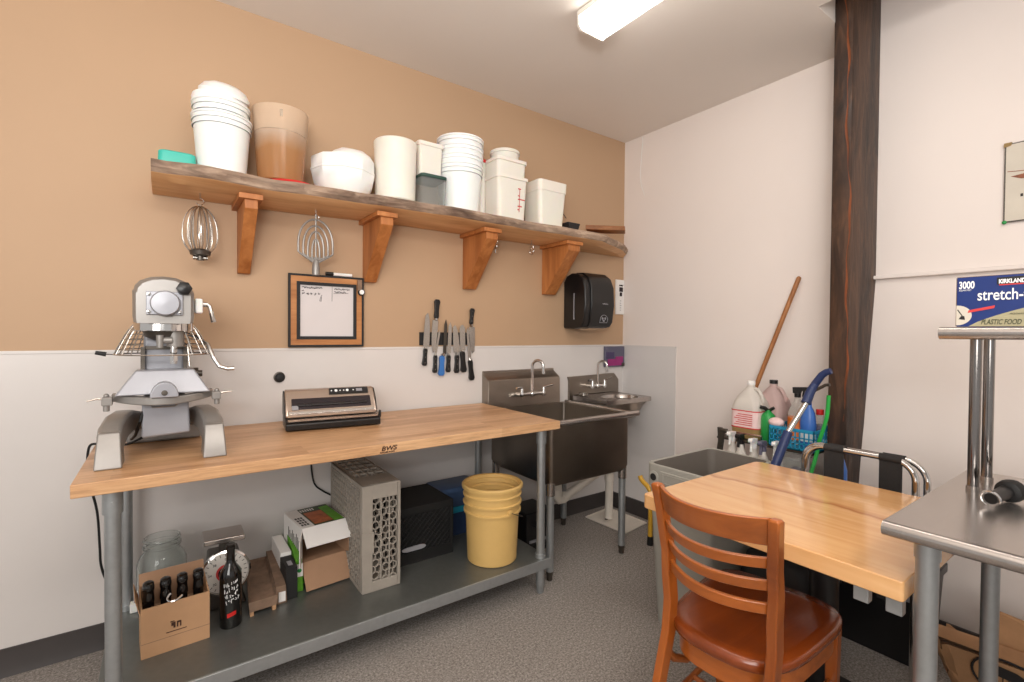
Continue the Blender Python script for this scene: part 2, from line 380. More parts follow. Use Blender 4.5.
def loft(mb, loops, cap0=True, cap1=True):
    n = len(loops[0]); vs = [p for L in loops for p in L]
    fs = [(i * n + k, i * n + (k + 1) % n, (i + 1) * n + (k + 1) % n, (i + 1) * n + k) for i in range(len(loops) - 1) for k in range(n)]
    if cap0: fs.append(tuple(range(n - 1, -1, -1)))
    if cap1: fs.append(tuple(range((len(loops) - 1) * n, len(loops) * n)))
    return mb.add(vs, fs)
def tub(mb, hx, hy, h, taper=.9, r=.02, th=.003, cx=0, cy=0, cz=0, rim=0, rimh=.01, z0r=None):
    # rounded rectangular open container standing on cz; walls with thickness
    def L(kx, ky, z, rr): return [(cx + a, cy + b_, cz + z) for a, b_ in rrect(-kx, kx, -ky, ky, rr)]
    out = [L(hx * taper, hy * taper, 0, r)]
    if rim: out += [L(hx, hy, h - rimh, r), L(hx + rim, hy + rim, h - rimh, r), L(hx + rim, hy + rim, h, r)]
    else: out += [L(hx, hy, h, r)]
    out += [L(hx - th, hy - th, h, r), L(hx * taper - th, hy * taper - th, th, r)]
    return loft(mb, out)

H = 2.79
# ============================================================ SETTING
structure(MB().box(-6, .6, -6.5, .1, -.1, 0).build('floor', MFLOOR))
H2 = 3.4
mb = MB().box(-6, .6, -1.574, .1, H, H + .1).box(-6, -.505, -6.5, -1.574, H, H + .1)
structure(mb.build('ceiling', M_CEIL))
mb = MB().box(-.6, .6, -6.5, -1.5, H2, H2 + .1).box(-.6, -.505, -6.5, -1.5, H + .1, H2).box(-.505, .6, -1.574, -1.5, H + .1, H2)
structure(mb.build('ceiling_recess', M_CEIL)).name = 'ceiling.001'
structure(MB().box(-6, .1, 0, .1, 0, H).build('wall_back', M_TAN))
# white panelling on the lower back wall, with a capping strip
mb = MB().box(-6, -.002, -.004, .02, .0, 1.208); structure(mb.build('trim_1', M_FRP))
structure(MB().box(-6, -.002, -.007, .02, 1.208, 1.221).build('trim_2', M_FRP, bev=.002))
structure(MB().prism([(-6, 0), (-1, 0), (-1, .0), (-6, .0)], 'y', 0, 0).build('trim_3', M_COVE)) if False else None
structure(MB().prism([(0, .0), (0, .103), (-.010, .103), (-.013, .03), (-.020, .008), (-.022, 0)], 'x', -6, -.0).build('baseboard_back', M_COVE))
# right wall: upright left of the timber post; to its right the lower part leans into the room
PY0, PY1 = -1.65, -1.572
mb = MB(); mb.prism([(.1, 0), (-.15, 0), (-.13, .12), (-.005, .36), (0, .40), (0, H), (.1, H)], 'y', PY1, .05)
structure(mb.build('wall_right', M_WHITE, ang=10))
mb = MB(); mb.prism([(.1, 0), (-.27, 0), (-.25, .10), (0, 1.585), (0, H2), (.1, H2)], 'y', -6.5, PY1)
structure(mb.build('wall_right_lower_lean', M_WHITE, ang=10)).name = 'wall_right.001'
mb = MB().box(-.03, -.001, -6.5, PY0, 1.585, 1.603); structure(mb.build('trim_3', M_WHITE, bev=.004))
mb = MB().prism([(-.142, .104), (-.134, .12), (-.009, .362), (-.004, .40), (-.004, 1.212), (0, 1.212), (0, .40), (-.005, .36), (-.13, .12), (-.138, .104)], 'y', -.484, -.005); structure(mb.build('trim_4', M_FRPG))
mb = MB().box(-.006, .0, -.490, -.482, .40, 1.216).box(-.006, 0, -.49, -.003, 1.210, 1.217).box(-.007, -.0, -.006, .0, .40, 1.217)
structure(mb.build('trim_5', M_FRP))
structure(MB().prism([(-.15, 0), (-.13, .103), (-.155, .103), (-.17, 0)], 'y', PY1, -.02).build('baseboard_right', M_COVE))
structure(MB().prism([(-.27, 0), (-.25, .103), (-.262, .103), (-.285, 0)], 'y', -6.5, PY1 - .02).build('baseboard_right_lean', M_COVE)).name = 'baseboard_right.001'

# timber post
def post_side(y0, y1, xn):
    return [(xn, y0), (0, y0), (0, y1), (xn, y1)]
mb = MB(); rr = random.Random(3); loops = []
for i in range(33):
    z = H2 * i / 32; w = .004 * sin(i * 1.3) + rr.uniform(-.002, .002)
    xa = -.325 + w * .6; lean = .012 * (z - 1.4) / 1.4
    loops.append([(xa, PY0 + w * .4, z), (xa + .006, PY0 - .004 + w * .3, z), (.0, PY0 - .004, z), (.0, PY1, z), (xa + .004, PY1 + w * .2, z), (xa, PY1 - .004, z)])
loft(mb, loops)
post = mb.build('timber_post', M_POST, ang=50); tag(post, 'dark stained rough timber post standing floor to ceiling by the right wall', 'post')
pts = []; rad = []
for i in range(60):
    z = .9 + (H2 - .92) * i / 59
    off = .022 * max(0, (z - 1.9) / .9) + .006 * sin(z * 9) + .003 * sin(z * 31)
    pts.append((-.326, PY0 + .004 + off, z)); rad.append(.0035 + .002 * sin(z * 17 + 1))
MB().tube(pts, rad, 6).build('check_crack', M_CRACK, post)

# ============================================================ CEILING LIGHT
t = thing('ceiling_light', (-1.28, -.93, H), 'long white fluorescent ceiling light, lit', 'ceiling light')
MB().box(-1.366, -1.192, -2.20, -.908, H - .028, H - .001).build('housing', M_LAMPW, t, bev=.004)
mb = MB().prism([(-1.364, H - .028), (-1.362, H - .070), (-1.345, H - .086), (-1.213, H - .086), (-1.196, H - .070), (-1.194, H - .028)], 'y', -2.18, -.925)
mb.build('diffuser', M_LAMP, t)
mb = MB().prism([(-1.367, H - .026), (-1.365, H - .072), (-1.347, H - .090), (-1.211, H - .090), (-1.192, H - .072), (-1.190, H - .026)], 'y', -.924, -.912)
mb.build('end_cap', M_LAMPW, t)

# thin cord hanging on the right wall
mb = MB().tube([(-.004, -.172, H - .01), (-.014, -.185, H - .05), (-.006, -.168, 2.66), (-.006, -.157, 2.5), (-.008, -.17, 2.42), (-.012, -.205, 2.335)], .0022, 6)
tag(mb.build('hanging_cord', M_WPL), 'thin white cord hanging down the right wall from the ceiling', 'cord')

# ============================================================ WALL SHELF
SZ = 1.950; SB = 1.880
t = thing('wall_shelf', (-1.5, 0, SB), 'long live edge wooden shelf on four brackets along the tan wall', 'shelf')
xs = [-2.955 + i * (2.93 / 60) for i in range(61)]
def fz(x):
    q = min(1, max(0, (x + 2.6) / .8)); return .017 * q * q * (3 - 2 * q)
def edge_y(x):
    k = (x + 2.955) / 2.93
    y = -.300 + .008 * sin(k * 23) + .005 * sin(k * 51 + 1) + .003 * sin(k * 97)
    y -= .030 * math.exp(-((x + 2.76) / .13) ** 2)
    if k > .82: y += .245 * ((k - .82) / .18) ** 1.4
    return y
mb = MB(); loops = []
for x in xs:
    y = edge_y(x); g_ = fz(x); loops.append([(x, -.008, SB + g_), (x, -.008, SZ + g_), (x, y + .012, SZ + g_), (x, y + .012, SB + .022 + g_), (x, min(-.02, y + .060), SB + g_)])
loft(mb, loops); mb.build('shelf_board', M_SHELF, t, ang=25)
mb = MB(); loops = []
for i, x in enumerate(xs):
    y = edge_y(x); b1 = .004 * sin(i * 1.7) + .003 * sin(i * .6)
    g_ = fz(x); loops.append([(x, y + .013, SZ + g_), (x, y + .002 + b1 * .4, SZ - .001 + g_), (x, y - .008 + b1, SZ - .018 + g_), (x, y - .004 - b1, SB + .040 + g_), (x, y + .006 + b1 * .5, SB + .026 + g_), (x, y + .013, SB + .022 + g_)])
loft(mb, loops); o = mb.build('live_edge', M_BARK, t, ang=25); o['label'] = 'weathered grey brown bark edge of the shelf'
def bracket(x0, x1, yl=-.27, drop=.325):
    SB = 1.880 + fz(x0) - .001; drop += SB - 1.893
    mb = MB().prism([(-.002, SB - .022), (yl, SB - .022), (yl, SB - .06), (-.035, SB - drop), (-.002, SB - drop)], 'x', x0 + .006, x1 - .006)
    b_ = mb.build('bracket', M_BRKT, t, bev=.003)
    MB().box(x0 - .016, x1 + .012, yl - .012, -.002, SB - .023, SB - .0005).build('cleat', M_BRKT, b_, bev=.002)
bracket(-2.648, -2.585); bracket(-2.062, -1.985); bracket(-1.45, -1.36); bracket(-.83, -.72)
hooks = [(-2.792, -.15), (-2.329, -.15), (-1.33, -.19), (-1.06, -.19)]
for hx, hy in hooks:
    mb = MB().cyl((hx, hy, SB), (hx, hy, SB - .022), .003, n=8)
    mb.tube([(hx, hy, SB - .018)] + arc((hx, hy, SB - .036), .014, pi / 2, -pi * .85, 12, 'xz'), .0022, 6)
    mb.build('hook', M_CHROME, t)
mb = MB(); mb.tube([(hooks[2][0], hooks[2][1], SB - .048), (hooks[2][0] + .003, hooks[2][1], SB - .075)], .002, 6)
# ring hung on the last hook
rg = MB(); rg.tube(arc((-1.06, -.19, SB - .070), .018, 0, 2 * pi * 23 / 24, 23, 'yz'), .0025, 6, True)
tag(rg.build('key_ring', M_CHROME), 'small metal ring hanging on a hook under the shelf, left of the last bracket', 'ring')
rg = MB(); rg.tube(arc((-1.33, -.19, SB - .068), .015, 0, 2 * pi * 23 / 24, 23, 'yz'), .002, 6, True); rg.cyl((-1.33, -.19, SB - .083), (-1.33, -.188, SB - .105), .0035, n=8)
tag(rg.build('snap_clip', M_CHROME), 'small metal clip hanging on a hook under the shelf near the third bracket', 'clip')

# balloon whisk
def closed_pts(fn, n): return [fn(2 * pi * i / n) for i in range(n)]
cx, cy = hooks[0]
t = thing('balloon_whisk', (cx, cy, 1.60), 'steel wire balloon whisk for the mixer hanging at the left under the shelf', 'whisk')
for k in range(10):
    a = pi * k / 10 + .2; rw = .063 - .011 * (k % 3); pts = []
    for i in range(25):
        q = -pi / 2 + .42 + (2 * pi - .84) * i / 24
        zz = 1.735 + .102 * sin(q); r_ = rw * cos(q) * (1 - .18 * sin(q) * (1 if sin(q) < 0 else .1))
        pts.append((cx + r_ * cos(a), cy + r_ * sin(a), zz - .012))
    MB().tube(pts, .0019, 6).build('wire', M_CHROMEB, t)
MB().lathe([(.0, -.03), (.014, -.03), (.014, -.012), (.036, -.008), (.040, .008), (.030, .016), (0, .018)], (cx, cy, 1.628), 20).build('hub', M_IRON, t)
MB().cyl((cx - .026, cy, 1.608), (cx + .026, cy, 1.608), .009, n=12).build('drive_pin', M_CHROMEB, t)
# flat beater
cx, cy = hooks[1]
t = thing('flat_beater', (cx, cy, 1.565), 'cast metal flat beater paddle hanging under the shelf above the framed board', 'mixer paddle')
mb = MB()
for w, zt, zb in ((.078, 1.835, 1.672), (.056, 1.805, 1.665), (.036, 1.778, 1.655), (.017, 1.742, 1.65)):
    L = [(cx - w * .15, cy, zb - .022)] if False else []
    L = [(cx, cy, 1.625 + (.078 - w) * .5), (cx - w, cy, zb), (cx - w * 1.0, cy, zb + (zt - zb) * .45), (cx - w * .72, cy, zb + (zt - zb) * .80), (cx, cy, zt),
         (cx + w * .72, cy, zb + (zt - zb) * .80), (cx + w, cy, zb + (zt - zb) * .45), (cx + w, cy, zb), (cx, cy, 1.625 + (.078 - w) * .5)]
    hh = [(cx + w * cos(a_), cy, zb + (zt - zb) * (.30 + .70 * sin(a_))) for a_ in [pi * i_ / 14 for i_ in range(15)]]
    L = [(cx, cy, 1.625 + (.078 - w) * .5), (cx + w * .9, cy, zb - .002), (cx + w, cy, zb + .006)] + hh + [(cx - w, cy, zb + .006), (cx - w * .9, cy, zb - .002), (cx, cy, 1.625 + (.078 - w) * .5)]
    mb.tube(L, .0048, 8)
mb.tube([(cx, cy, 1.62), (cx, cy, 1.86)], .004, 8)
mb.build('paddle_frame', M_CASTAL, t)
MB().lathe([(0, 0), (.017, 0), (.018, .03), (.015, .055), (.010, .07), (0, .072)], (cx, cy, 1.572), 18).build('hub', M_CASTAL, t)

# ============================================================ CONTAINERS ON THE SHELF
Z = SZ + .0005
def round_tub(name, loc, h, rb, rt_, mat, label, cat='container', group=None, ribs=True, th=.0025, rz=0):
    t = thing(name, loc, label, cat, rz, group)
    x, y, z = loc
    pr = [(rb - .004, 0), (rb, .004), (rt_ * .5 + rb * .5, h * .5), (rt_ - .003, h * .80)]
    if ribs: pr += [(rt_ + .003, h * .80), (rt_ + .003, h * .815), (rt_ - .001, h * .82), (rt_, h * .89), (rt_ + .005, h * .89), (rt_ + .005, h * .905), (rt_, h * .91)]
    pr += [(rt_ + .001, h * .96), (rt_ + .006, h * .965), (rt_ + .006, h * .995), (rt_ + .002, h)]
    MB().shell(pr, loc, 40, th).build('tub_body', mat, t)
    return t
# teal lid, flat on the shelf at the far left
mb = MB(); loft(mb, [[(a, b_, Z + z) for a, b_ in rrect(-2.935 + i_, -2.808 - i_, -.235 + i_, -.06 - i_, .02)] for z, i_ in ((0, .004), (.02, 0), (.058, .002), (.062, .008))])
tag(mb.build('storage_tub', M_TEAL, bev=.002), 'teal plastic tub lying at the far left end of the shelf', 'container')
# three nested white buckets with a tipped one on top
g = 'nested white buckets at the left of the shelf'
round_tub('white_bucket', (-2.715, -.19, Z), .240, .089, .106, M_WPL, 'lowest of the nested white buckets at the left of the shelf', 'bucket', g)
round_tub('white_bucket', (-2.718, -.188, Z + .055), .240, .083, .102, M_WPL, 'middle one of the nested white buckets at the left of the shelf', 'bucket', g)
t = thing('white_bucket', (-2.70, -.17, Z + .30), 'tipped round white tub on top of the nested buckets at the left of the shelf', 'bucket', 0, g)
mb = MB().lathe([(0, .035), (.05, .032), (.078, .018), (.090, .0), (.094, -.004), (.094, -.018), (.088, -.022), (.080, -.13), (.074, -.134), (0, -.134)], (0, 0, 0), 40)
mb.rot(RAD(14), 'X').rot(RAD(6), 'Y'); mb.mat(Matrix.Translation((-2.706, -.192, Z + .352))); mb.build('tub_body', M_WPL, t)
mb = MB().lathe([(.086, -.02), (.094, -.014), (.097, 0), (.094, .010), (.06, .018), (0, .02)], (-2.728, -.188, Z + .312), 36); mb.build('lid', M_WPL, t)
# amber container on a red lid
t = thing('amber_canister', (-2.49, -.185, Z + .012), 'large round amber see through canister beside the white buckets', 'container')
MB().shell([(.090, 0), (.094, .004), (.108, .21)], (-2.488, -.185, Z + .0125), 40, .003).build('canister_body', M_AMBER, t)
MB().shell([(.108, .211), (.112, .275), (.116, .308), (.116, .314)], (-2.488, -.185, Z + .0125), 40, .003).build('frosted_rim', M_AMBERF, t)
MB().box(-2.512, -2.502, -.3015, -.2995, Z + .272, Z + .302).build('glint_tab', M_CLEAR, t)
tag(MB().lathe([(0, 0), (.107, 0), (.110, .004), (.108, .011), (0, .0115)], (-2.45, -.192, Z), 40).build('red_storage_lid', M_RED), 'flat red lid lying under the amber canister', 'lid')
# white bowl shaped tub with round tub behind
t = thing('white_bowl', (-2.215, -.19, Z), 'wide white bowl shaped tub right of the amber canister', 'bowl')
MB().shell([(.105, 0), (.112, .008), (.140, .060), (.150, .110), (.150, .170), (.146, .178)], (-2.205, -.165, Z), 10, .004).build('bowl_body', M_WPL, t)
MB().lathe([(.1505, .112), (.153, .114), (.153, .120), (.1505, .122)], (-2.205, -.165, Z), 10).build('rib', M_WPL, t)
t = thing('round_white_lid', (-2.18, -.13, Z + .172), 'domed round white lid tilted on top of the wide white bowl', 'lid')
mb = MB().lathe([(0, .045), (.05, .041), (.085, .022), (.104, 0), (.106, -.014), (.10, -.016), (0, -.012)], (0, 0, 0), 40); mb.rot(RAD(16), 'X').mat(Matrix.Translation((-2.165, -.165, Z + .205)))
mb.build('lid_body', M_WPL, t)
t = round_tub('pink_tinted_bowl', (-2.335, -.200, Z), .165, .040, .052, M_PINK, 'small pinkish white tub squeezed between the amber canister and the wide white bowl', 'bowl', ribs=False) if False else None
# cream round canister
Z = SZ + .0175 + .0005
t = thing('cream_canister', (-1.95, -.185, Z), 'tall round cream canister in the middle of the shelf', 'container')
MB().shell([(.096, 0), (.101, .006), (.105, .22), (.106, .27), (.108, .275), (.108, .300), (.105, .304)], (-1.948, -.185, Z), 40, .003).build('canister_body', M_CREAM, t)
# translucent box on clear box with green lid
t = thing('clear_box', (-1.745, -.16, Z), 'clear rectangular food box with dark green lid between cream canister and white bucket stack', 'container')
mb = MB(); tub(mb, .074, .075, .150, .93, .015, .0025, -1.765, -.19, Z); mb.build('box_body', M_CLEAR, t)
mb = MB(); loft(mb, [[(a, b_, Z + z) for a, b_ in rrect(-1.840 + i_, -1.690 - i_, -.271 + i_, -.109 - i_, .018)] for z, i_ in ((.142, .002), (.144, 0), (.158, 0), (.161, .006))]); mb.build('lid', M_GREENLID, t)
t = thing('translucent_box', (-1.745, -.14, Z + .162), 'cloudy white square tub standing on the clear box with the green lid', 'container')
mb = MB(); tub(mb, .068, .068, .175, .92, .015, .003, -1.765, -.160, Z + .1625, .006, .02); mb.build('box_body', M_TPL, t)
# stack of three white buckets
g = 'nested white buckets in the middle of the shelf'
for k, lb in enumerate(('lowest of the straight nested white buckets in the middle of the shelf', 'second from bottom of the straight nested white buckets in the middle of the shelf',
                        'third from bottom of the straight nested white buckets in the middle of the shelf', 'topmost of the straight nested white buckets in the middle of the shelf')):
    if k == 0: b0 = round_tub('nested_bucket', (-1.562, -.170, Z), .260, .108, .126, M_WPL, lb, 'bucket', g)
    else: copy_tree(b0, None, lb, (-1.562 + .001 * k, -.170, Z + .050 * k))
# square translucent containers with red marks
t0 = thing('square_container', (-1.24, -.19, Z), 'lower square cloudy container with red measuring marks on the shelf', 'container', 0, 'square cloudy containers on the shelf')
mb = MB(); tub(mb, .106, .100, .245, .90, .025, .003, -1.270, -.185, Z, .007, .018); mb.build('container_body', M_TPL, t0)
mk = MB()
for q, w in ((.055, .012), (.075, .03), (.115, .05), (.135, .012), (.175, .02)): mk.box(-1.235, -1.235 + w, -.2855, -.2835, Z + q, Z + q + .006)
mk.box(-1.225, -1.222, -.2852, -.2835, Z + .045, Z + .180)
for v_ in range(len(mk.v)):
    q = mk.v[v_]; mk.v[v_] = Vector((q.x, q.y + .0098 * (1 - (q.z - Z) / .245) - .0015, q.z))
o = mk.build('measuring_marks', M_REDL, t0); o['label'] = 'red measuring marks'
t1 = thing('square_container', (-1.237, -.192, Z + .09), 'upper square cloudy container nested in the one with red marks', 'container', 0, 'square cloudy containers on the shelf')
mb = MB(); tub(mb, .102, .095, .240, .90, .025, .003, -1.272, -.183, Z + .105, .007, .018); mb.build('container_body', M_TPL, t1)
t = thing('round_container', (-1.235, -.185, Z + .24), 'small round cloudy container nested in top of the square containers', 'container')
MB().shell([(.070, 0), (.080, .10), (.084, .135), (.089, .137), (.089, .152), (.086, .154)], (-1.265, -.185, Z + .255), 32, .003).build('container_body', M_TPL, t)
t = thing('tall_cloudy_cup', (-1.395, -.13, Z), 'narrow cloudy tube with a red cap behind the square containers', 'cup')
MB().shell([(.020, 0), (.024, .002), (.027, .33), (.026, .333)], (-1.395, -.13, Z), 20, .002).build('cup_body', M_TPL, t)
MB().lathe([(0, 0), (.03, 0), (.032, .004), (.03, .016), (0, .02)], (-1.395, -.13, Z + .335), 20).build('cap', M_RED, t)
# cream square box with lid
t = thing('cream_square_tub', (-.915, -.19, Z), 'cream square tub at the right end of the container row', 'container')
mb = MB(); tub(mb, .110, .095, .225, .87, .028, .003, -.965, -.190, Z); mb.build('tub_body', M_CREAM, t)
mb = MB(); tub(mb, .115, .100, .062, .98, .028, .004, -.965, -.190, Z + .208); mb.build('rim_band', M_CREAM, t)
mb = MB().tube([(-.825, -.17, Z + .0), (-.825, -.17, Z + .16), (-.80, -.17, Z + .175), (-.815, -.17, Z + .14), (-.795, -.17, Z + .15)], .0025, 6)
mb.tube([(-.80, -.15, Z + .10), (-.78, -.17, Z + .12), (-.80, -.19, Z + .115), (-.775, -.19, Z + .09)], .0025, 6)
tag(mb.build('wire_tool', M_IRON), 'thin bent wire tool standing behind the cream square tub', 'utensil')
mb = MB().prism([(-.81, Z), (-.74, Z), (-.72, Z + .048), (-.83, Z + .048)], 'y', -.27, -.195)
tag(mb.build('small_dish', M_BLACKM, bev=.006), 'small black square dish on the shelf front', 'dish')
# board lying at the right end
mb = MB().prism([(-.60, -.19), (-.36, -.325), (-.27, -.25), (-.48, -.10)], 'z', Z + .042, Z + .072).prism([(-.56, -.13), (-.42, -.17), (-.40, -.11), (-.53, -.07)], 'z', Z, Z + .043)
tag(mb.build('wood_offcut', M_BOARD, bev=.003), 'short brown board lying across the right end of the shelf', 'board')

# ============================================================ FRAMED BOARD + MARKER
t = thing('memo_board', (-2.24, -.004, 1.226), 'square whiteboard in a wooden frame hanging under the shelf', 'whiteboard')
X0, X1, Z0, Z1 = -2.425, -2.056, 1.226, 1.588
def ring(mb, x0, x1, z0, z1, w, y0, y1):
    mb.box(x0, x1, y0, y1, z1 - w, z1).box(x0, x1, y0, y1, z0, z0 + w).box(x0, x0 + w, y0, y1, z0 + w, z1 - w).box(x1 - w, x1, y0, y1, z0 + w, z1 - w); return mb
ring(MB(), X0, X1, Z0, Z1, .010, -.024, -.0085).build('outer_frame', M_BLACKM, t)
ring(MB(), X0 + .0101, X1 - .0101, Z0 + .0101, Z1 - .0101, .027, -.022, -.0085).build('wood_band', M_FRAMEW, t)
ring(MB(), X0 + .0378, X1 - .0378, Z0 + .0378, Z1 - .0378, .0155, -.024, -.0085).build('inner_frame', M_BLACKM, t)
MB().box(X0 + .053, X1 - .053, -.016, -.0085, Z0 + .053, Z1 - .053).build('writing_surface', M_BOARDW, t)
mb = MB(); rs = random.Random(5)
def scrib(x, z, n, s, big=0):
    pts = [];
    for i in range(n * 3):
        pts.append((x + s * i * .45, -.0172, z + (rs.uniform(-1, 1) * s * (.9 + big)))); 
    mb.tube(pts, .0015, 5)
scrib(X0 + .062, Z1 - .066, 14, .0052); scrib(X0 + .062, Z1 - .080, 2, .004)
scrib(X0 + .064, Z1 - .094, 2, .005, .3)
for k in range(4): scrib(X0 + .084 + .018 * k, Z1 - .096, 2, .0042, .6)
mb.tube([(X0 + .158, -.0172, Z1 - .10), (X0 + .15, -.0172, Z1 - .115), (X0 + .147, -.0172, Z1 - .132), (X0 + .153, -.0172, Z1 - .133), (X0 + .156, -.0172, Z1 - .11)], .0011, 5)
mb.tube([(X0 + .208, -.0172, Z1 - .055), (X0 + .207, -.0172, Z1 - .13)], .0008, 5)
scrib(X0 + .22, Z1 - .066, 12, .0048); scrib(X0 + .218, Z1 - .082, 9, .0052); mb.tube([(X0 + .215, -.0172, Z1 - .089), (X0 + .29, -.0172, Z1 - .085)], .0008, 5)
mb.build('handwriting', M_INK, t)
mk = MB().box(-2.092, -2.068, -.036, -.0245, Z1 - .068, Z1 - .012); cl = mk.build('clip', M_CARDD, t, bev=.003)
MB().cyl((-2.071, -.025, Z1 - .076), (-2.071, -.040, Z1 - .076), .012, n=18).build('round_magnet', M_WPL, t); MB().cyl((-2.071, -.0245, Z1 - .076), (-2.071, -.034, Z1 - .076), .018, n=18).build('magnet_base', M_BLACKM, t)
t = thing('marker_pen', (-2.20, -.018, Z1 + .001), 'white marker pen with black cap lying on top of the framed whiteboard', 'marker')
MB().cyl((-2.212, -.018, Z1 + .0095), (-2.118, -.018, Z1 + .0095), .0085, n=14).build('barrel', M_WPL, t)
MB().cyl((-2.250, -.018, Z1 + .0105), (-2.2125, -.018, Z1 + .0105), .0095, n=14).build('cap', M_BLACK, t)

# round door stop on the white wall
t = thing('door_stop', (-2.463, -.005, 1.08), 'round dark grey rubber bumper on the white wall above the bench', 'bumper')
MB().lathe([(.026, 0), (.026, .004), (.022, .006)], (-2.463, -.0042, 1.08), 24, (0, -1, 0)).build('mounting_plate', M_IRON, t)
MB().lathe([(.021, .006), (.021, .018), (.016, .024), (0, .026)], (-2.463, -.0042, 1.08), 24, (0, -1, 0)).build('rubber_cap', M_RUBBER, t)

# ============================================================ KNIVES
KY = -.021
def KX(u): return -1.73 + (u / 6.825 + 410 - 420) * .00667
def KZ(v): return 1.231 + (345 - (v / 6.825 + 290)) * .00574
tag(MB().box(KX(72), KX(405), KY + .013, -.0, KZ(378), KZ(288)).build('knife_rack', M_BLACKM, bev=.002), 'black magnetic bar on the wall holding the knives', 'knife rack')
def knife(bt, bb, bw, ht, hb, hw, label, hmat=M_BLACK, shape='chef', rivets=True, serr=False, bmat=M_CHROMEB):
    # blade runs bt(tip)->bb(heel); handle ht->hb, all as (u, v) on the wall sheet
    tip = Vector((KX(bt[0]), 0, KZ(bt[1]))); heel = Vector((KX(bb[0]), 0, KZ(bb[1])))
    h0 = Vector((KX(ht[0]), 0, KZ(ht[1]))); h1 = Vector((KX(hb[0]), 0, KZ(hb[1])))
    w = bw / 6.825 * .00667 * .5; hw = hw / 6.825 * .00667 * .42
    t = thing('kitchen_knife', (heel.x, KY, heel.z), label, 'knife', 0, 'knives on the magnetic bar')
    d = (tip - heel); n = Vector((d.z, 0, -d.x)).normalized()
    prof = {'chef': [(0, 1), (.45, .95), (.75, .7), (.92, .35), (1, 0)], 'slim': [(0, 1), (.5, 1), (.85, .8), (1, 0)], 'round': [(0, .85), (.5, 1), (.85, 1), (.96, .7), (1, .2)]}[shape]
    a = [heel + d * q - n * w * .9 * (1 if shape != 'round' else k_) for q, k_ in prof[:-1]]
    if shape == 'chef': a = [heel + d * q - n * w * (.9 - .5 * max(0, q - .5)) for q, k_ in prof[:-1]]
    b_ = [heel + d * q + n * w * k_ for q, k_ in prof]
    if serr:
        bb_ = []
        for i in range(24):
            q = i / 24; bb_.append(heel + d * q * .9 + n * w * (1.0 if i % 2 else .86))
        b_ = bb_ + [b_[-1]]
    loop = [(p.x, p.z) for p in a] + [(p.x, p.z) for p in b_[::-1]]
    MB().prism(loop, 'y', KY - .001, KY + .001).build('blade', bmat, t)
    dh = h1 - h0; hn = Vector((dh.z, 0, -dh.x)).normalized(); L = []
    for q, k_ in ((0, .75), (.12, .95), (.4, .8), (.7, .95), (.88, 1.15), (1, .7)): L.append((q, k_))
    A = [h0 + dh * q - hn * hw * k_ for q, k_ in L]; B = [h0 + dh * q + hn * hw * (k_ if k_ < 1.1 else 1.25) for q, k_ in L]
    hd = MB().prism([(p.x, p.z) for p in A] + [(p.x, p.z) for p in B[::-1]], 'y', KY - .008, KY + .008).build('handle', hmat, t, bev=.003)
    s0 = heel; MB().cyl((s0.x, KY, s0.z), (h0.x, KY, h0.z), min(hw, w) * .7, hw * .75, 10).build('bolster', M_CHROMEB, t)
    if rivets:
        for q in (.2, .5, .8):
            p = h0 + dh * q; MB().cyl((p.x, KY - .0087, p.z), (p.x, KY - .0078, p.z), .0022, n=8).build('rivet', M_CHROMEB, hd)
knife((118, 155), (106, 388), 42, (103, 400), (96, 518), 32, 'leftmost knife on the magnetic bar, black riveted handle down', shape='chef')
knife((152, 430), (168, 205), 40, (172, 193), (178, 60), 38, 'black handled knife hung handle up, second from left on the bar', rivets=False)
knife((196, 270), (170, 430), 14, (168, 448), (164, 570), 30, 'narrow knife with black handle left of the blue one', shape='slim')
knife((238, 195), (228, 440), 22, (212, 452), (207, 592), 42, 'knife with the bright blue handle', M_BLUEK, 'slim', False, bmat=M_IRON)
knife((268, 215), (258, 435), 26, (257, 450), (254, 570), 32, 'slim knife with black riveted handle just right of the blue one', shape='slim')
knife((300, 235), (312, 430), 46, (314, 450), (312, 578), 36, 'wide bladed knife with black riveted handle in the middle of the bar', shape='chef')
knife((350, 232), (354, 418), 42, (352, 425), (364, 575), 42, 'serrated round tipped knife with plain black handle', shape='round', rivets=False, serr=True)
knife((388, 250), (404, 470), 22, (408, 488), (422, 636), 40, 'offset bread knife with a black handle hanging lowest on the right', shape='slim', rivets=False)
knife((424, 440), (420, 248), 44, (414, 228), (422, 112), 32, 'rightmost knife, hung with its black riveted handle up', shape='chef')

# ============================================================ TOWEL DISPENSER, SWITCH CARD, PURPLE NOTICE
t = thing('towel_dispenser', (-.50, -.001, 1.34), 'black curved paper towel dispenser on the tan wall above the hand sink', 'paper towel dispenser')
side = [(-.001, 1.34), (-.001, 1.665), (-.03, 1.705), (-.08, 1.722), (-.14, 1.715), (-.19, 1.68), (-.215, 1.62), (-.222, 1.50), (-.205, 1.38), (-.18, 1.345), (-.10, 1.335)]
MB().prism(side, 'x', -.625, -.36).build('housing', M_BLACK, t, bev=.012, seg=3)
inn = [(p[0] * .84 - .012, 1.53 + (p[1] - 1.53) * .86) for p in side]
cov = [(-.035, 1.358)] + [(p[0] - .006, p[1] + (.004 if p[1] > 1.6 else 0)) for p in side[2:9]] + [(-.16, 1.352)]
MB().prism([(-.03, 1.705), (-.08, 1.728), (-.142, 1.722), (-.196, 1.685), (-.223, 1.622), (-.230, 1.50), (-.213, 1.382), (-.19, 1.352), (-.15, 1.348), (-.05, 1.50)], 'x', -.36, -.592 + .04).build('front_cover', M_BLACKG, t, bev=.006) if False else None
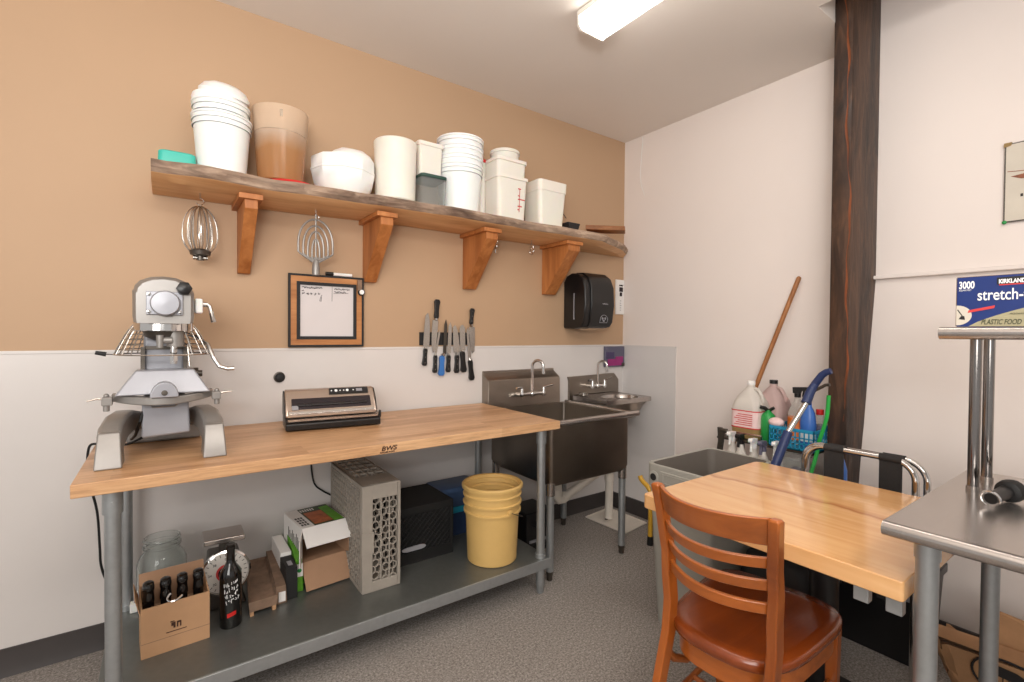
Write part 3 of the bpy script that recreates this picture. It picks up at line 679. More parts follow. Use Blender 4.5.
MB().prism([(-.03, 1.70), (-.08, 1.730), (-.144, 1.724), (-.198, 1.686), (-.226, 1.622), (-.233, 1.50), (-.216, 1.382), (-.19, 1.350), (-.12, 1.342)], 'x', -.575, -.352).build('front_cover', M_BLACK, t, bev=.008, seg=3)
MB().box(-.628, -.6245, -.115, -.108, 1.40, 1.58).build('side_slot', M_GREYP, t)
MB().prism([(-.10, 1.335), (-.19, 1.352), (-.20, 1.340), (-.12, 1.325)], 'x', -.56, -.42).build('paper_mouth', M_CHROME, t)
fm = face_mx((-.455, -.2285, 1.512), (1, 0, 0), (0, 0, 1))
text('maker_mark', 'enMotion', .014, M_GREYP, t, face_mx((-.475, -.2345, 1.505), (1, 0, 0), (0, -.02, 1)), bold=.0004)
mb = MB(); c0 = (-.452, -.2255, 1.40)
mb.tube([(c0[0] - .036, c0[1] + .004, c0[2] - .02)] + [(c0[0] + .036 * cos(a), c0[1] - .003, c0[2] + .036 * sin(a) * .9) for a in [pi - pi * i / 10 for i in range(11)]] + [(c0[0] + .036, c0[1] + .004, c0[2] - .02)], .0018, 6, True)
mb.ball((c0[0] - .012, c0[1] - .001, c0[2] + .008), .009, 10, (1, .3, 1)).ball((c0[0] + .014, c0[1] - .001, c0[2] + .008), .009, 10, (1, .3, 1)).ball((c0[0], c0[1], c0[2] - .008), .008, 10, (1.4, .3, .8))
mb.build('pictogram', M_GREYP, t)
t = thing('wall_notice', (-.045, -.001, 1.455), 'white notice card with dark pictures beside the towel dispenser', 'notice')
MB().box(-.095, .0 - .004, -.012, -.001, 1.455, 1.722).build('card', M_PAPER, t, bev=.002)
mb = MB().box(-.06, -.02, -.0135, -.0121, 1.63, 1.665).box(-.055, -.03, -.0135, -.0121, 1.595, 1.625).box(-.062, -.022, -.0135, -.0121, 1.672, 1.684); mb.build('printed_picture', M_DKBAND, t)
mb = MB(); [mb.box(-.052, -.04 + .002 * (k % 3), -.0135, -.0121, 1.485 + .018 * k, 1.490 + .018 * k) for k in range(5)]; mb.build('printed_lines', M_GREYP, t)
t = thing('soap_holder', (-.115, -.008, 1.05), 'small purple and grey card holder on the white wall above the hand sink', 'holder')
MB().box(-.222, -.012, -.03, -.0075, 1.052, 1.208).build('holder_back', M_SLATE, t, bev=.004)
MB().box(-.218, -.13, -.033, -.0301, 1.115, 1.165).build('violet_patch', M_SLATE2, t); MB().box(-.20, -.05, -.034, -.0301, 1.062, 1.112).build('magenta_patch', M_PURPLE, t)
MB().box(-.115, -.035, -.0345, -.0301, 1.085, 1.130).build('magenta_tab', M_PURPLE, t); MB().box(-.048, -.016, -.0346, -.0301, 1.056, 1.08).build('grey_tab', M_IRON, t)

# ============================================================ UTILITY SINK
RX0, RX1, RY, RZ = -1.306, -.668, -.70, .838
t = thing('utility_sink', (-.98, -.35, 0), 'deep one compartment stainless utility sink on four legs beside the bench', 'sink')
BX0, BX1, BY0, BY1, BZ = -1.288, -.683, -.660, -.085, .50
mb = MB()
def LL(x0, x1, y0, y1, z, r=.02): return [(a, b_, z) for a, b_ in rrect(x0, x1, y0, y1, r)]
loft(mb, [LL(BX0 + .008, BX1 - .008, BY0 + .008, BY1 - .008, BZ, .03), LL(BX0, BX1, BY0, BY1, BZ + .03), LL(BX0, BX1, BY0, BY1, RZ - .008), LL(RX0 + .012, RX1 - .012, RY + .012, BY1, RZ - .008), LL(RX0 + .012, RX1 - .012, RY + .012, BY1, RZ - .002),
          LL(BX0 + .012, BX1 - .012, BY0 + .012, BY1 - .012, RZ - .006), LL(BX0 + .012, BX1 - .012, BY0 + .012, BY1 - .012, BZ + .03), LL(BX0 + .02, BX1 - .02, BY0 + .02, BY1 - .02, BZ + .012)])
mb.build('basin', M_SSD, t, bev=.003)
mb = MB().tube([(RX0, BY1 + .02, RZ), (RX0, RY, RZ), (RX0 + .002, RY, RZ)], .013, 12)
mb2 = MB().tube([(RX0 - .010, RY, RZ), (RX1 + .012, RY, RZ)], .016, 16); mb2.build('front_rolled_rim', M_SS, t)
MB().tube([(RX0 + .004, BY1, RZ), (RX0 + .004, RY + .010, RZ)], .010, 12).tube([(RX1 - .004, BY1, RZ), (RX1 - .004, RY + .010, RZ)], .010, 12).build('side_rolled_rim', M_SS, t)
# splash back: flat ledge against the wall, sloping face in front
spl = [(-.006, .80), (-.006, 1.062), (-.014, 1.064), (-.016, 1.048), (-.072, 1.012), (-.080, 1.000), (-.084, .838), (-.086, .80)]
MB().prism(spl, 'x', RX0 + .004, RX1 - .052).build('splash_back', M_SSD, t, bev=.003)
for x, y in ((-1.268, -.635), (-.712, -.635), (-1.268, -.12), (-.712, -.12)):
    lg = MB().cyl((x, y, .05), (x, y, .505), .0205, n=20).build('leg', M_GALV, t)
    MB().cyl((x, y, .45), (x, y, .515), .0245, n=20).build('collar', M_SS, lg)
    MB().lathe([(.012, 0), (.016, .004), (.016, .03), (.0185, .035), (.0185, .052)], (x, y, 0.0), 18).build('foot', M_IRON, lg)
MB().cyl((-.98, -.36, .44), (-.98, -.36, .515), .045, .055).build('drain_outlet', M_CHROMEB, t)
# faucet of the utility sink
def faucet(t, cx, cy, z0, w, h, reach, rad=.0095):
    mb = MB().cyl((cx - w, cy, z0), (cx + w, cy, z0), .011).ball((cx, cy, z0), .02)
    for s_ in (-1, 1): mb.cyl((cx + s_ * w, cy + .045, z0), (cx + s_ * w, cy - .012, z0), .014, .018)
    mb.build('valve_body', M_CHROME, t)
    pts = [(cx, cy, z0 + .015), (cx, cy, z0 + h - reach * .5)] + [(cx + reach * .2 * (1 - cos(a)), cy - reach * .5 * (1 - cos(a)), z0 + h - reach * .5 + reach * .5 * sin(a)) for a in [pi * i / 12 for i in range(1, 13)]]
    pts.append((pts[-1][0], pts[-1][1], pts[-1][2] - .03)); MB().tube(pts, rad, 14).build('spout', M_CHROME, t)
    MB().cyl(pts[-1], (pts[-1][0], pts[-1][1], pts[-1][2] - .016), rad * 1.25).build('aerator', M_CHROME, t)
    for s_ in (-1, 1):
        hx = cx + s_ * w; mb = MB().cyl((hx, cy - .01, z0), (hx, cy - .01, z0 + .04), .012, .009)
        mb.tube([(hx, cy - .01, z0 + .04), (hx + s_ * .03, cy - .02, z0 + .048), (hx + s_ * .058, cy - .03, z0 + .055 if s_ > 0 else z0 + .045)], [.006, .0055, .007], 10)
        mb.build('handle', M_CHROME, t)
f = thing('utility_sink_faucet', (-.995, -.10, .91), 'chrome gooseneck wall faucet with two levers on the utility sink', 'faucet')
faucet(f, -1.00, -.13, .915, .088, .215, .075)
# white pvc drain pipe under the sink
f = thing('drain_pipe', (-.55, -.2, .0), 'white plastic drain pipe running from the utility sink to the floor drain', 'pipe')
MB().tube([(-.98, -.36, .438), (-.98, -.36, .40), (-.975, -.36, .36), (-.965, -.35, .315)], .026, 16).build('tail_piece', M_PVC, f)
MB().tube([(-.985, -.36, .36), (-.985, -.355, .315), (-.955, -.35, .285), (-.915, -.345, .283)], .028, 16).build('elbow', M_PVC, f)
MB().tube([(-.93, -.345, .284), (-.70, -.32, .345), (-.50, -.30, .395)], .024, 16).build('sloping_pipe', M_PVC, f)
MB().tube([(-.515, -.30, .392), (-.472, -.295, .398), (-.450, -.29, .385), (-.442, -.285, .34), (-.44, -.28, .04)], .027, 16).build('down_pipe', M_PVC, f)
MB().cyl((-.52, -.302, .390), (-.545, -.305, .384), .031).build('coupling', M_PVC, f); MB().cyl((-.925, -.345, .286), (-.895, -.341, .293), .032).build('coupling', M_PVC, f)
MB().cyl((-.443, -.283, .30), (-.443, -.283, .335), .032).build('coupling', M_PVC, f)
# floor sink plate
t = thing('floor_drain', (-.40, -.25, 0), 'square white floor drain pan set in the floor under the hand sink', 'floor drain')
mb = MB(); P = [(-.50, -.12), (-.49, -.47), (-.235, -.435), (-.235, -.09)]
mb.prism(P[::-1], 'z', .0005, .006); mb.build('pan', M_PVC, t, bev=.003)
mb = MB(); c = (-.37, -.28); 
for i in range(4):
    a, b_ = Vector(P[i]), Vector(P[(i + 1) % 4]); mb.tube([(a.x, a.y, .008), (b_.x, b_.y, .008)], .005, 6)
mb.build('rim', M_PVC, t); MB().cyl((-.41, -.23, .006), (-.41, -.23, .0075), .012, n=14).build('drain_hole', M_RUBBER, t)

# ============================================================ HAND SINK
t = thing('hand_sink', (-.33, -.2, .85), 'small wall mounted stainless hand sink in the corner', 'sink')
hx0, hx1, hz = -.56, -.075, .865
mb = MB()
mb.prism([(hx0 - .02, .80), (hx0 - .02, .965), (hx0 - .03, .995), (hx1 - .045, 1.005), (hx1 + .005, .955), (hx1 + .005, .80)], 'y', -.024, -.005)
mb.build('splash_back', M_SSD, t, bev=.003)
mb = MB(); y0, y1 = -.39, -.024
def EL(kx, ky, z, cx=-.30, cy=-.24, n=24): return [(cx + kx * cos(2 * pi * i / n + pi / n), cy + ky * sin(2 * pi * i / n + pi / n), z) for i in range(n)]
def SQ(x0_, x1_, y0_, y1_, z, n=24):
    cx, cy = -.30, -.24; out = []
    for i in range(n):
        a = 2 * pi * i / n + pi / n; dx, dy = cos(a), sin(a)
        tx = ((x1_ - cx) / dx) if dx > 1e-6 else ((x0_ - cx) / dx if dx < -1e-6 else 1e9); ty = ((y1_ - cy) / dy) if dy > 1e-6 else ((y0_ - cy) / dy if dy < -1e-6 else 1e9)
        q = min(tx, ty); out.append((cx + dx * q, cy + dy * q, z))
    return out
D0, D1 = -.575, -.135
loft(mb, [SQ(D0, D1, y0, y1, hz - .03, 48), SQ(D0, D1, y0, y1, hz, 48), SQ(D0 + .012, D1 - .012, y0 + .012, y1, hz - .004, 48), EL(.145, .118, hz - .006, n=48), EL(.135, .108, hz - .03, n=48), EL(.12, .09, hz - .11, n=48), EL(.03, .03, hz - .125, n=48)], cap0=False)
mb.build('deck_and_bowl', M_SS, t, ang=30)
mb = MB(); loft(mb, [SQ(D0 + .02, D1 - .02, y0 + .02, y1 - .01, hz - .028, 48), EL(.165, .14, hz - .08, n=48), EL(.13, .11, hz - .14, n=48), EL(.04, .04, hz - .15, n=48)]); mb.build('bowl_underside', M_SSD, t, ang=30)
MB().cyl((-.30, -.24, hz - .20), (-.30, -.24, hz - .145), .024).tube([(-.30, -.24, hz - .19), (-.30, -.24, hz - .27), (-.30, -.14, hz - .29), (-.30, -.01, hz - .24)], .018, 12).build('drain_tail', M_CHROME, t)
f = thing('hand_sink_faucet', (-.335, -.04, .92), 'small chrome gooseneck faucet on the corner hand sink', 'faucet')
faucet(f, -.345, -.07, .925, .062, .180, .065, .008)
mb = MB().lathe([(.030, 0), (.034, .004), (.034, .02), (.028, .024), (0, .024)], (-.515, -.10, hz + .0005), 20)
tag(mb.build('soap_dish', M_CHROMEB), 'small round steel dish on the left of the hand sink deck', 'dish')

# ============================================================ PREP BENCH
TX0, TX1, TY0, TY1, TZ, TB = -3.13, -1.317, -.765, -.025, .868, .828
t = thing('prep_bench', (-2.22, -.40, 0), 'long butcher block work bench with galvanised legs and lower shelf', 'work table')
MB().box(TX0, TX1, TY0, TY1, TB, TZ).build('butcher_block_top', M_BLOCK, t, bev=.003)
LX = (-3.042, -1.385)
for x in LX:
    for y in (-.70, -.10):
        lg = MB().cyl((x, y, .05), (x, y, TB), .0207, n=24).build('leg', M_GALV, t)
        MB().cyl((x, y, TB - .075), (x, y, TB - .001), .0255, n=24).cyl((x, y - .0255, TB - .04), (x, y - .0285, TB - .04), .005, n=8).build('socket', M_GALV, lg)
        MB().lathe([(.014, 0), (.018, .004), (.018, .03), (.0215, .036), (.0215, .055)], (x, y, 0), 20).build('foot', M_GALV, lg)
mb = MB().box(TX0 + .04, TX1 - .03, -.73, -.06, .168, .180); us = mb.build('under_shelf', M_GALVS, t, bev=.002)
mb = MB().box(TX0 + .04, TX1 - .03, -.738, -.730, .132, .180).box(TX0 + .04, TX1 - .03, -.06, -.052, .132, .18).box(TX0 + .04, TX0 + .048, -.73, -.06, .132, .168).box(TX1 - .038, TX1 - .03, -.73, -.06, .132, .168)
mb.build('shelf_lip', M_GALV, us, bev=.002)
mb = MB()
for x in LX:
    for y in (-.70, -.10): mb.cyl((x, y, .140), (x, y, .20), .027, n=20)
mb.build('shelf_collars', M_GALV, us)
mt = face_mx((-2.235, TY0 - .0006, TB + .014), (1, 0, 0), (0, 0, 1))
text('burned_mark', 'BWS', .024, M_BINK, t, mt, shear=.2, sx=1.25, bold=.0006)
text('burned_mark_small', 'BUTCHER BLOCK', .0075, M_BINK, t, face_mx((-2.24, TY0 - .0006, TB + .005), (1, 0, 0), (0, 0, 1)), bold=.0003)
# cord trailing from the mixer over the bench end
mb = MB().tube(smooth([(-2.985, -.30, .90), (-3.03, -.27, .876), (-3.08, -.22, .875), (-3.120, -.20, .876), (-3.146, -.19, .860), (-3.150, -.17, .75), (-3.130, -.12, .60), (-3.125, -.09, .45), (-3.122, -.07, .36), (-3.10, -.05, .28), (-3.04, -.04, .23)]), .0045, 8)
tag(mb.build('power_cord', M_RUBBER), 'black power cord hanging down off the left end of the bench', 'cord')
mb = MB().tube(smooth([(-2.31, -.014, .82), (-2.318, -.014, .70), (-2.315, -.014, .60), (-2.30, -.014, .53), (-2.262, -.016, .49), (-2.21, -.018, .455), (-2.17, -.02, .44)]), .004, 8)
tag(mb.build('power_cord', M_RUBBER), 'black cord hanging on the wall behind the grey crate under the bench', 'cord')
t = thing('outlet_box', (-2.985, -.03, .24), 'white power strip end lying behind the left bench leg', 'power strip')
mb = MB().box(-3.03, -2.93, -.16, -.12, .1805, .215); mb.build('strip_body', M_WPL, t, bev=.004)
mb = MB(); [mb.box(-3.018 + .03 * k, -3.004 + .03 * k, -.148, -.132, .2151, .2165) for k in range(3)]; mb.build('sockets', M_GREYP, t)

# ============================================================ STAND MIXER
ox, oy, oz = -2.915, -.42, TZ + .0005
t = thing('stand_mixer', (ox, oy, oz), 'old silver grey commercial stand mixer with wire bowl guard on the bench', 'mixer')
def P(x, y, z): return (ox + x, y, oz + z)
# base: U shaped, two feet reaching forward
for s_, fx in ((-1, -.143), (1, .141)):
    mb = MB(); loops = []
    # centreline from the rear body to foot; (x, y, ztop, zbot, halfwidth)
    for (x, y, zt, zb, hw) in ((s_ * .045, -.20, .105, .055, .030), (s_ * .085, -.27, .125, .06, .030), (s_ * .118, -.38, .150, .075, .030), (s_ * .132, -.48, .148, .07, .031), (fx, -.55, .125, .035, .031), (fx, -.585, .105, .012, .031)):
        loops.append([P(x - hw, y, zb), P(x + hw, y, zb), P(x + hw, y, zt - .008), P(x + hw * .75, y, zt), P(x - hw * .75, y, zt), P(x - hw, y, zt - .008)])
    loft(mb, loops)
    hw = .0325
    loft(mb, [[P(fx - .030, -.54, .112), P(fx + .030, -.54, .112), P(fx + .028, -.592, .108), P(fx - .028, -.592, .108)],
              [P(fx - .033, -.53, .05), P(fx + .033, -.53, .05), P(fx + .032, -.622, .05), P(fx - .032, -.622, .05)],
              [P(fx - .036, -.53, 0), P(fx + .036, -.53, 0), P(fx + .035, -.635, 0), P(fx - .035, -.635, 0)]][::-1])
    mb.build('foot', M_CASTAL, t, bev=.006, seg=3, ang=60)
mb = MB().box(ox - .12, ox + .12, -.24, -.16, oz, oz + .085); mb.prism([(ox - .07, oz + .085), (ox + .07, oz + .085), (ox + .055, oz + .13), (ox - .055, oz + .13)], 'y', -.28, -.14)
mb.build('base_casting', M_CASTAL, t, bev=.01, seg=3)
for s_ in (-1, 1): MB().lathe([(.022, 0), (.024, .006), (.02, .03), (.012, .05)], P(s_ * .105, -.20, 0), 16).build('rubber_foot', M_RUBBER, t) if False else None
# column
mb = MB().prism([(ox - .062, oz + .10), (ox + .062, oz + .10), (ox + .060, oz + .50), (ox - .060, oz + .50)], 'y', -.42, -.17); mb.build('column', M_ENAMEL, t, bev=.012, seg=3)
mb = MB().box(ox - .068, ox - .056, -.445, -.40, oz + .28, oz + .375).box(ox + .056, ox + .068, -.445, -.40, oz + .28, oz + .375).box(ox - .056, ox + .056, -.43, -.42, oz + .365, oz + .378); mb.build('column_slides', M_IRON, t)
# lower front apron, sliding plate
mb = MB().prism([(ox - .066, oz + .058), (ox + .076, oz + .066), (ox + .070, oz + .20), (ox - .064, oz + .20)], 'y', -.47, -.42); ap = mb.build('front_apron', M_ENAMEL, t, bev=.008, seg=3)
mb = MB().tube([P(-.04, -.472, .185), P(-.035, -.473, .165), P(.03, -.473, .165), P(.045, -.472, .182)], .003, 8); mb.build('pull_lip', M_CASTAL, ap)
# bowl yoke
yk = MB()
loft(yk, [[P(-.080, -.50, .297), P(.086, -.50, .297), P(.086, -.42, .297), P(-.080, -.42, .297)],
          [P(-.135, -.53, .215), P(.135, -.53, .215), P(.135, -.42, .215), P(-.135, -.42, .215)]][::-1])
yk.build('bowl_yoke', M_ENAMEL, t, bev=.006, seg=3)
mb = MB(); 
# curved band under the yoke
def band(q, w_):
    a = pi * (1.0 - q); x = -.155 * cos(pi * q) if False else -.15 + .30 * q
    return x
lo = []
for i in range(17):
    q = i / 16; x = -.145 + .29 * q; y = -.565 + .09 * (2 * q - 1) ** 2; zc = .205 - .012 * (1 - (2 * q - 1) ** 2)
    lo.append([P(x, y, zc - .012), P(x, y + .05, zc - .012), P(x, y + .05, zc + .014), P(x, y, zc + .014)])
loft(mb, lo); mb.build('yoke_ring', M_CASTAL, t, bev=.004)
mb = MB().prism([(ox + .040 * cos(a), oz + .208 + .052 * sin(a)) for a in [pi * i / 12 for i in range(13)]], 'y', -.578, -.52); mb.build('yoke_boss', M_ENAMEL, t, bev=.004)
MB().lathe([(.009, 0), (.009, .004), (.004, .0045)], P(0, -.578, .224), 14, (0, -1, 0)).build('centre_screw', M_IRON, t)
for s_ in (-1, 1):
    k = MB().cyl(P(s_ * .156, -.50, .165), P(s_ * .156, -.50, .212), .009, n=14).box(ox + s_ * .140, ox + s_ * .168, -.515, -.485, oz + .185, oz + .212).ball(P(s_ * .156, -.50, .216), .008)
    cl = k.build('bowl_clamp', M_CASTAL, t, bev=.002)
    MB().tube([P(s_ * .160, -.50, .205), P(s_ * .180, -.50, .208), P(s_ * .205, -.505, .206 + s_ * .004)], [.004, .003, .002], 8).build('clamp_lever', M_CHROMEB, cl)
# head: shaped casting
hd = MB(); loops = []
for (y, k, dz) in ((-.15, .60, -.01), (-.17, .80, 0), (-.22, .93, .0), (-.32, 1, 0), (-.46, 1, 0), (-.54, .99, 0), (-.575, .95, -.002), (-.590, .86, -.006)):
    w, zb, zt = .0865 * k, .462, .462 + (.150) * (.55 + .45 * k)
    L = [(-w * .97, zb), (w * .97, zb), (w, zb + .02), (w * 1.0, zb + .104), (w * .955, zb + .108), (w * .92, zb + .122), (w * .76, zb + .139), (w * .42, zb + .152), (0, zb + .156), (-w * .42, zb + .152), (-w * .76, zb + .139), (-w * .92, zb + .122), (-w * .955, zb + .108), (-w, zb + .104), (-w, zb + .02)]
    L = [(a, zb + (b_ - zb) * (.6 + .4 * k)) for a, b_ in L]
    loops.append([P(a, y, b_ + dz) for a, b_ in L])
loft(hd, loops); hd.build('head', M_CASTAL, t, ang=50, bev=.004)
mb = MB().box(ox - .048, ox + .052, -.602, -.585, oz + .485, oz + .562); hp = mb.build('hub_plate', M_ENAMEL, t, bev=.003)
MB().lathe([(.041, 0), (.041, .022), (.037, .028), (0, .029)], P(.003, -.602, .523), 36, (0, -1, 0)).build('hub_cover', M_ENAMEL, hp)
for a, b_ in ((-.04, .552), (-.04, .495), (.044, .495)): MB().lathe([(.006, 0), (.006, .003), (0, .004)], P(a, -.602, b_), 10, (0, -1, 0)).build('screw', M_CHROME, hp)
mb = MB().lathe([(.010, 0), (.010, .014), (.023, .016), (.023, .034), (.016, .038), (0, .039)], P(.052, -.585, .572), 6, (.1, -1, .1)); mb.build('knob', M_BLACK, t)
mb = MB().box(ox + .088, ox + .112, -.53, -.48, oz + .495, oz + .548); sw = mb.build('switch_box', M_WPL, t, bev=.006)
MB().tube([P(.112, -.505, .528), P(.128, -.505, .528)], .009, 10).tube([P(.126, -.505, .530), P(.134, -.508, .522), P(.146, -.515, .465)], [.006, .007, .009], 10).build('switch_lever', M_CHROME, sw)
# chrome planetary band and parts below
pc = (ox, -.49, oz + .43)
MB().lathe([(0, .034), (.086, .034), (.087, .003), (.080, 0), (0, 0)], pc, 36).build('chrome_band', M_CHROME, t)
MB().lathe([(0, 0), (.062, 0), (.055, -.018), (.03, -.03), (0, -.032)], pc, 28).build('planetary', M_IRON, t)
mb = MB().cyl(P(.030, -.52, .432), P(.030, -.52, .378), .027, .024); mb.cyl(P(.022, -.54, .40), P(-.012, -.54, .40), .012); mb.build('agitator_housing', M_CASTAL, t)
MB().cyl(P(.026, -.52, .378), P(.026, -.52, .318), .0105).cyl(P(.026, -.52, .345), P(.026, -.52, .328), .013, n=6).build('agitator_shaft', M_CHROME, t)
MB().cyl(P(-.012, -.55, .418), P(-.012, -.55, .375), .011, .009).build('bowl_stop', M_CASTAL, t)
# wire guard
wg = MB(); top_r, bot_r = .084, .139
def cone(a, q): r_ = top_r + (bot_r - top_r) * (q ** .8); return (pc[0] + r_ * cos(a), pc[1] + .02 + r_ * sin(a) * .88, pc[2] + .026 - .105 * q)
for q in (0, .17, .34, .51, .68, .84, 1): 
    if q in (0, 1): wg.tube([cone(2 * pi * i / 48, q) for i in range(48)], .0026, 6, True)
    else: wg.tube([cone(pi - .55 + (2 * pi - 1.95 - .0) * 0 + (pi + 1.1) * i / 40, q) if False else cone(RAD(-290 + 220 * i / 40 + 0), q) for i in range(0)] or [cone(RAD(140 + 80 * i / 12), q) for i in range(13)], .0018, 6)
for q in (.17, .34, .51, .68, .84):
    wg.tube([cone(RAD(-55 + 100 * i / 16), q) for i in range(17)], .0018, 6)
    wg.tube([cone(RAD(45 + 95 * i / 12), q) for i in range(13)], .0018, 6)
    wg.tube([cone(RAD(220 + 20 * i / 4), q) for i in range(5)], .0018, 6)
for dg in list(range(-55, 241, 15)): wg.tube([cone(RAD(dg), q / 6) for q in range(7)], .002, 6)
wg.build('wire_guard', M_CHROMEB, t)
gx, gy, gz = cone(pi, 1)
MB().tube([(gx, gy, gz), (gx - .020, gy - .01, gz + .002)], .0022, 6).build('guard_arm', M_CHROMEB, t); MB().cyl((gx - .018, gy - .01, gz + .002), (gx - .046, gy - .012, gz + .008), .0078, .006, 12).build('guard_knob', M_RUBBER, t)
# crank
mb = MB().tube([P(.06, -.40, .425), P(.10, -.46, .41), P(.128, -.50, .385), P(.145, -.52, .335), P(.162, -.53, .305), P(.188, -.54, .296), P(.208, -.545, .298)], [.006, .007, .007, .007, .0072, .0075, .0075], 12); mb.build('crank_handle', M_CHROME, t)
MB().tube([P(.04, -.33, .40), P(.07, -.40, .38), P(.075, -.42, .30)], .004, 8).build('lift_rod', M_CHROMEB, t)
MB().cyl(P(.066, -.36, .27), P(.105, -.36, .27), .022).cyl(P(.105, -.36, .27), P(.118, -.36, .27), .012).build('lift_gear_boss', M_IRON, t)
# worn stains under feet are part of the top; a cast rear boss
MB().tube([P(-.055, -.46, .17), P(-.068, -.47, .12), P(-.085, -.40, .06), P(-.10, -.30, .03)], .005, 8).build('cord_run', M_RUBBER, t)

# ============================================================ VACUUM SEALER
vx, vy, vz = -2.285, -.270, TZ + .0005
t = thing('vacuum_sealer', (vx, vy, vz), 'silver and black vacuum sealer on the bench', 'vacuum sealer', RAD(-6.5)); t.scale = (1.01, 1.04, 1.08)
def pv(mb, poly, x0, x1, nm, m_, bev=.004, par=None):
    return mb.prism(poly, 'x', x0, x1).build(nm, m_, par or t, bev=bev, world=False, seg=3)
pv(MB(), [(-.085, .004), (-.088, .030), (-.07, .040), (-.035, .042), (.085, .05), (.085, .004)], -.20, .20, 'base', M_BLACK, .005)
pv(MB(), [(-.080, .0395), (-.073, .0435), (-.037, .0455), (-.037, .0415)], -.19, .19, 'tray_strip', M_CHAMP, .001)
pv(MB(), [(-.052, .050), (-.052, .062), (.002, .130), (.028, .156), (.060, .158), (.078, .14), (.084, .05)], -.198, .192, 'lid', M_CHAMP, .009)
MB().prism([(-.044, .052), (-.01, .11), (.03, .15), (.06, .152), (.083, .13), (.083, .052)], 'x', -.2015, -.1975).build('side_cheek', M_BLACK, t, world=False); MB().prism([(-.044, .052), (-.01, .11), (.03, .15), (.06, .152), (.083, .13), (.083, .052)], 'x', .1915, .1955).build('side_cheek', M_BLACK, t, world=False)
def slope_box(nm, m_, x0, x1, q0, q1, h, bev=.002, lift=0.0):
    a = Vector((0, -.052, .062)); b_ = Vector((0, .002, .130)); c_ = Vector((0, .028, .156))
    d = (b_ - a); L = d.length; d.normalize(); n = Vector((0, -d.z, d.y))
    p0 = a + d * q0 * L; p1 = a + d * q1 * L
    P4 = [(p0 - n * .002), (p1 - n * .002), (p1 + n * h), (p0 + n * h)]
    return MB().prism([(p.y, p.z) for p in P4], 'x', x0, x1).build(nm, m_, t, bev=bev, world=False)
slope_box('window_band', M_DKBAND, -.172, .168, .28, .88, .004, .004)
slope_box('band_handle', M_BLACKG, -.15, .15, .42, .56, .009, .003)
slope_box('front_strip', M_CHROME, -.185, .18, .02, .16, .004, .001)
slope_box('window_corner', M_GREYP, -.172, -.145, .26, .48, .006, .003)
pn = MB().prism([(.001, .134), (.022, .1555), (.020, .158), (-.001, .1365)], 'x', -.012, .162).build('control_panel', M_BLACKM, t, world=False)
for k, (x, r_) in enumerate(((-.002, .003), (.018, .0065), (.036, .003), (.052, .003), (.068, .0065), (.095, .003))):
    MB().cyl((x, .0105, .1465), (x, .0085, .1485), r_, n=12).build('button', M_TEXTW, pn, world=False)
MB().prism([(.006, .1415), (.016, .1515), (.0145, .153), (.0045, .143)], 'x', .108, .135).build('display', M_GREYP, pn, world=False)
MB().box(.196, .206, -.07, -.055, .030, .062).build('latch', M_BLACK, t, bev=.003, world=False)

# ============================================================ UNDER BENCH THINGS
UZ = .1805
# glass jar
t = thing('glass_jar', (-2.925, -.20, UZ), 'large empty glass jar with wide mouth behind the wine carton', 'jar')
MB().shell([(.068, 0), (.078, .006), (.082, .04), (.083, .17), (.082, .205), (.070, .235), (.060, .248), (.060, .262), (.064, .264), (.064, .274), (.060, .276), (.060, .288), (.063, .292), (.060, .300)], (-2.925, -.20, UZ), 40, .0035).build('jar_body', M_GLASS, t)
# carton with bottles
cx0, cx1, cy0, cy1 = -3.000, -2.800, -.585, -.435
t = thing('wine_carton', (-2.888, -.445, UZ), 'open brown cardboard carton holding four dark bottles', 'carton', RAD(4))
w, d, h = .100, .070, .190
MB().box(-w, w, -d, -d + .004, 0, h * .90).build('front_panel', M_CARD, t, world=False)
MB().box(-w, w, d - .004, d, 0, h * 1.02).build('back_panel', M_CARDI, t, world=False)
MB().prism([(-d + .004, .0), (d - .004, 0), (d - .004, h * 1.02), (-d + .004, h * .90)], 'x', -w, -w + .004).build('side_panel', M_CARD, t, world=False)
MB().prism([(-d + .004, .0), (d - .004, 0), (d - .004, h * 1.02), (-d + .004, h * .90)], 'x', w - .004, w).build('side_panel', M_CARD, t, world=False)
MB().box(-w + .004, w - .004, -d + .004, d - .004, .001, .005).build('bottom_panel', M_CARDI, t, world=False)
MB().box(-w + .004, w - .004, -.002, .001, .006, h * .78).build('divider', M_CARDI, t, world=False)
MB().hexa([(-w, d - .003, h), (w, d - .003, h), (w, d, h), (-w, d, h)], [(-w, d + .012, h + .045), (w, d + .012, h + .045), (w, d + .014, h + .044), (-w, d + .014, h + .044)]).build('back_flap', M_CARDI, t, world=False)
MB().hexa([(-w - .001, -d + .005, h * .80), (-w - .003, -d + .005, h * .80), (-w - .003, d, h * .85), (-w - .001, d, h * .85)], [(-w - .014, -d + .005, h * 1.08), (-w - .016, -d + .005, h * 1.08), (-w - .016, d, h * 1.1), (-w - .014, d, h * 1.1)]).build('side_flap', M_CARD, t, world=False)
MB().box(-w, w, -d - .0006, -d, .050, .0515).build('score_line', M_CARDD, t, world=False)
o = MB(); o.prism([(-.015, .086), (-.009, .086), (-.009, .078), (-.003, .078), (-.003, .098), (-.015, .098)], 'y', -d - .0015, -d - .0003); o.prism([(.001, .078), (.005, .078), (.005, .092), (.010, .092), (.010, .078), (.014, .078), (.014, .098), (.001, .098)], 'y', -d - .0015, -d - .0003)
o.box(-.03, .03, -d - .0015, -d - .0003, .066, .068); o.box(-.018, -.006, -d - .0015, -d - .0003, .10, .103); o.build('printed_mark', M_BINK, t, world=False)
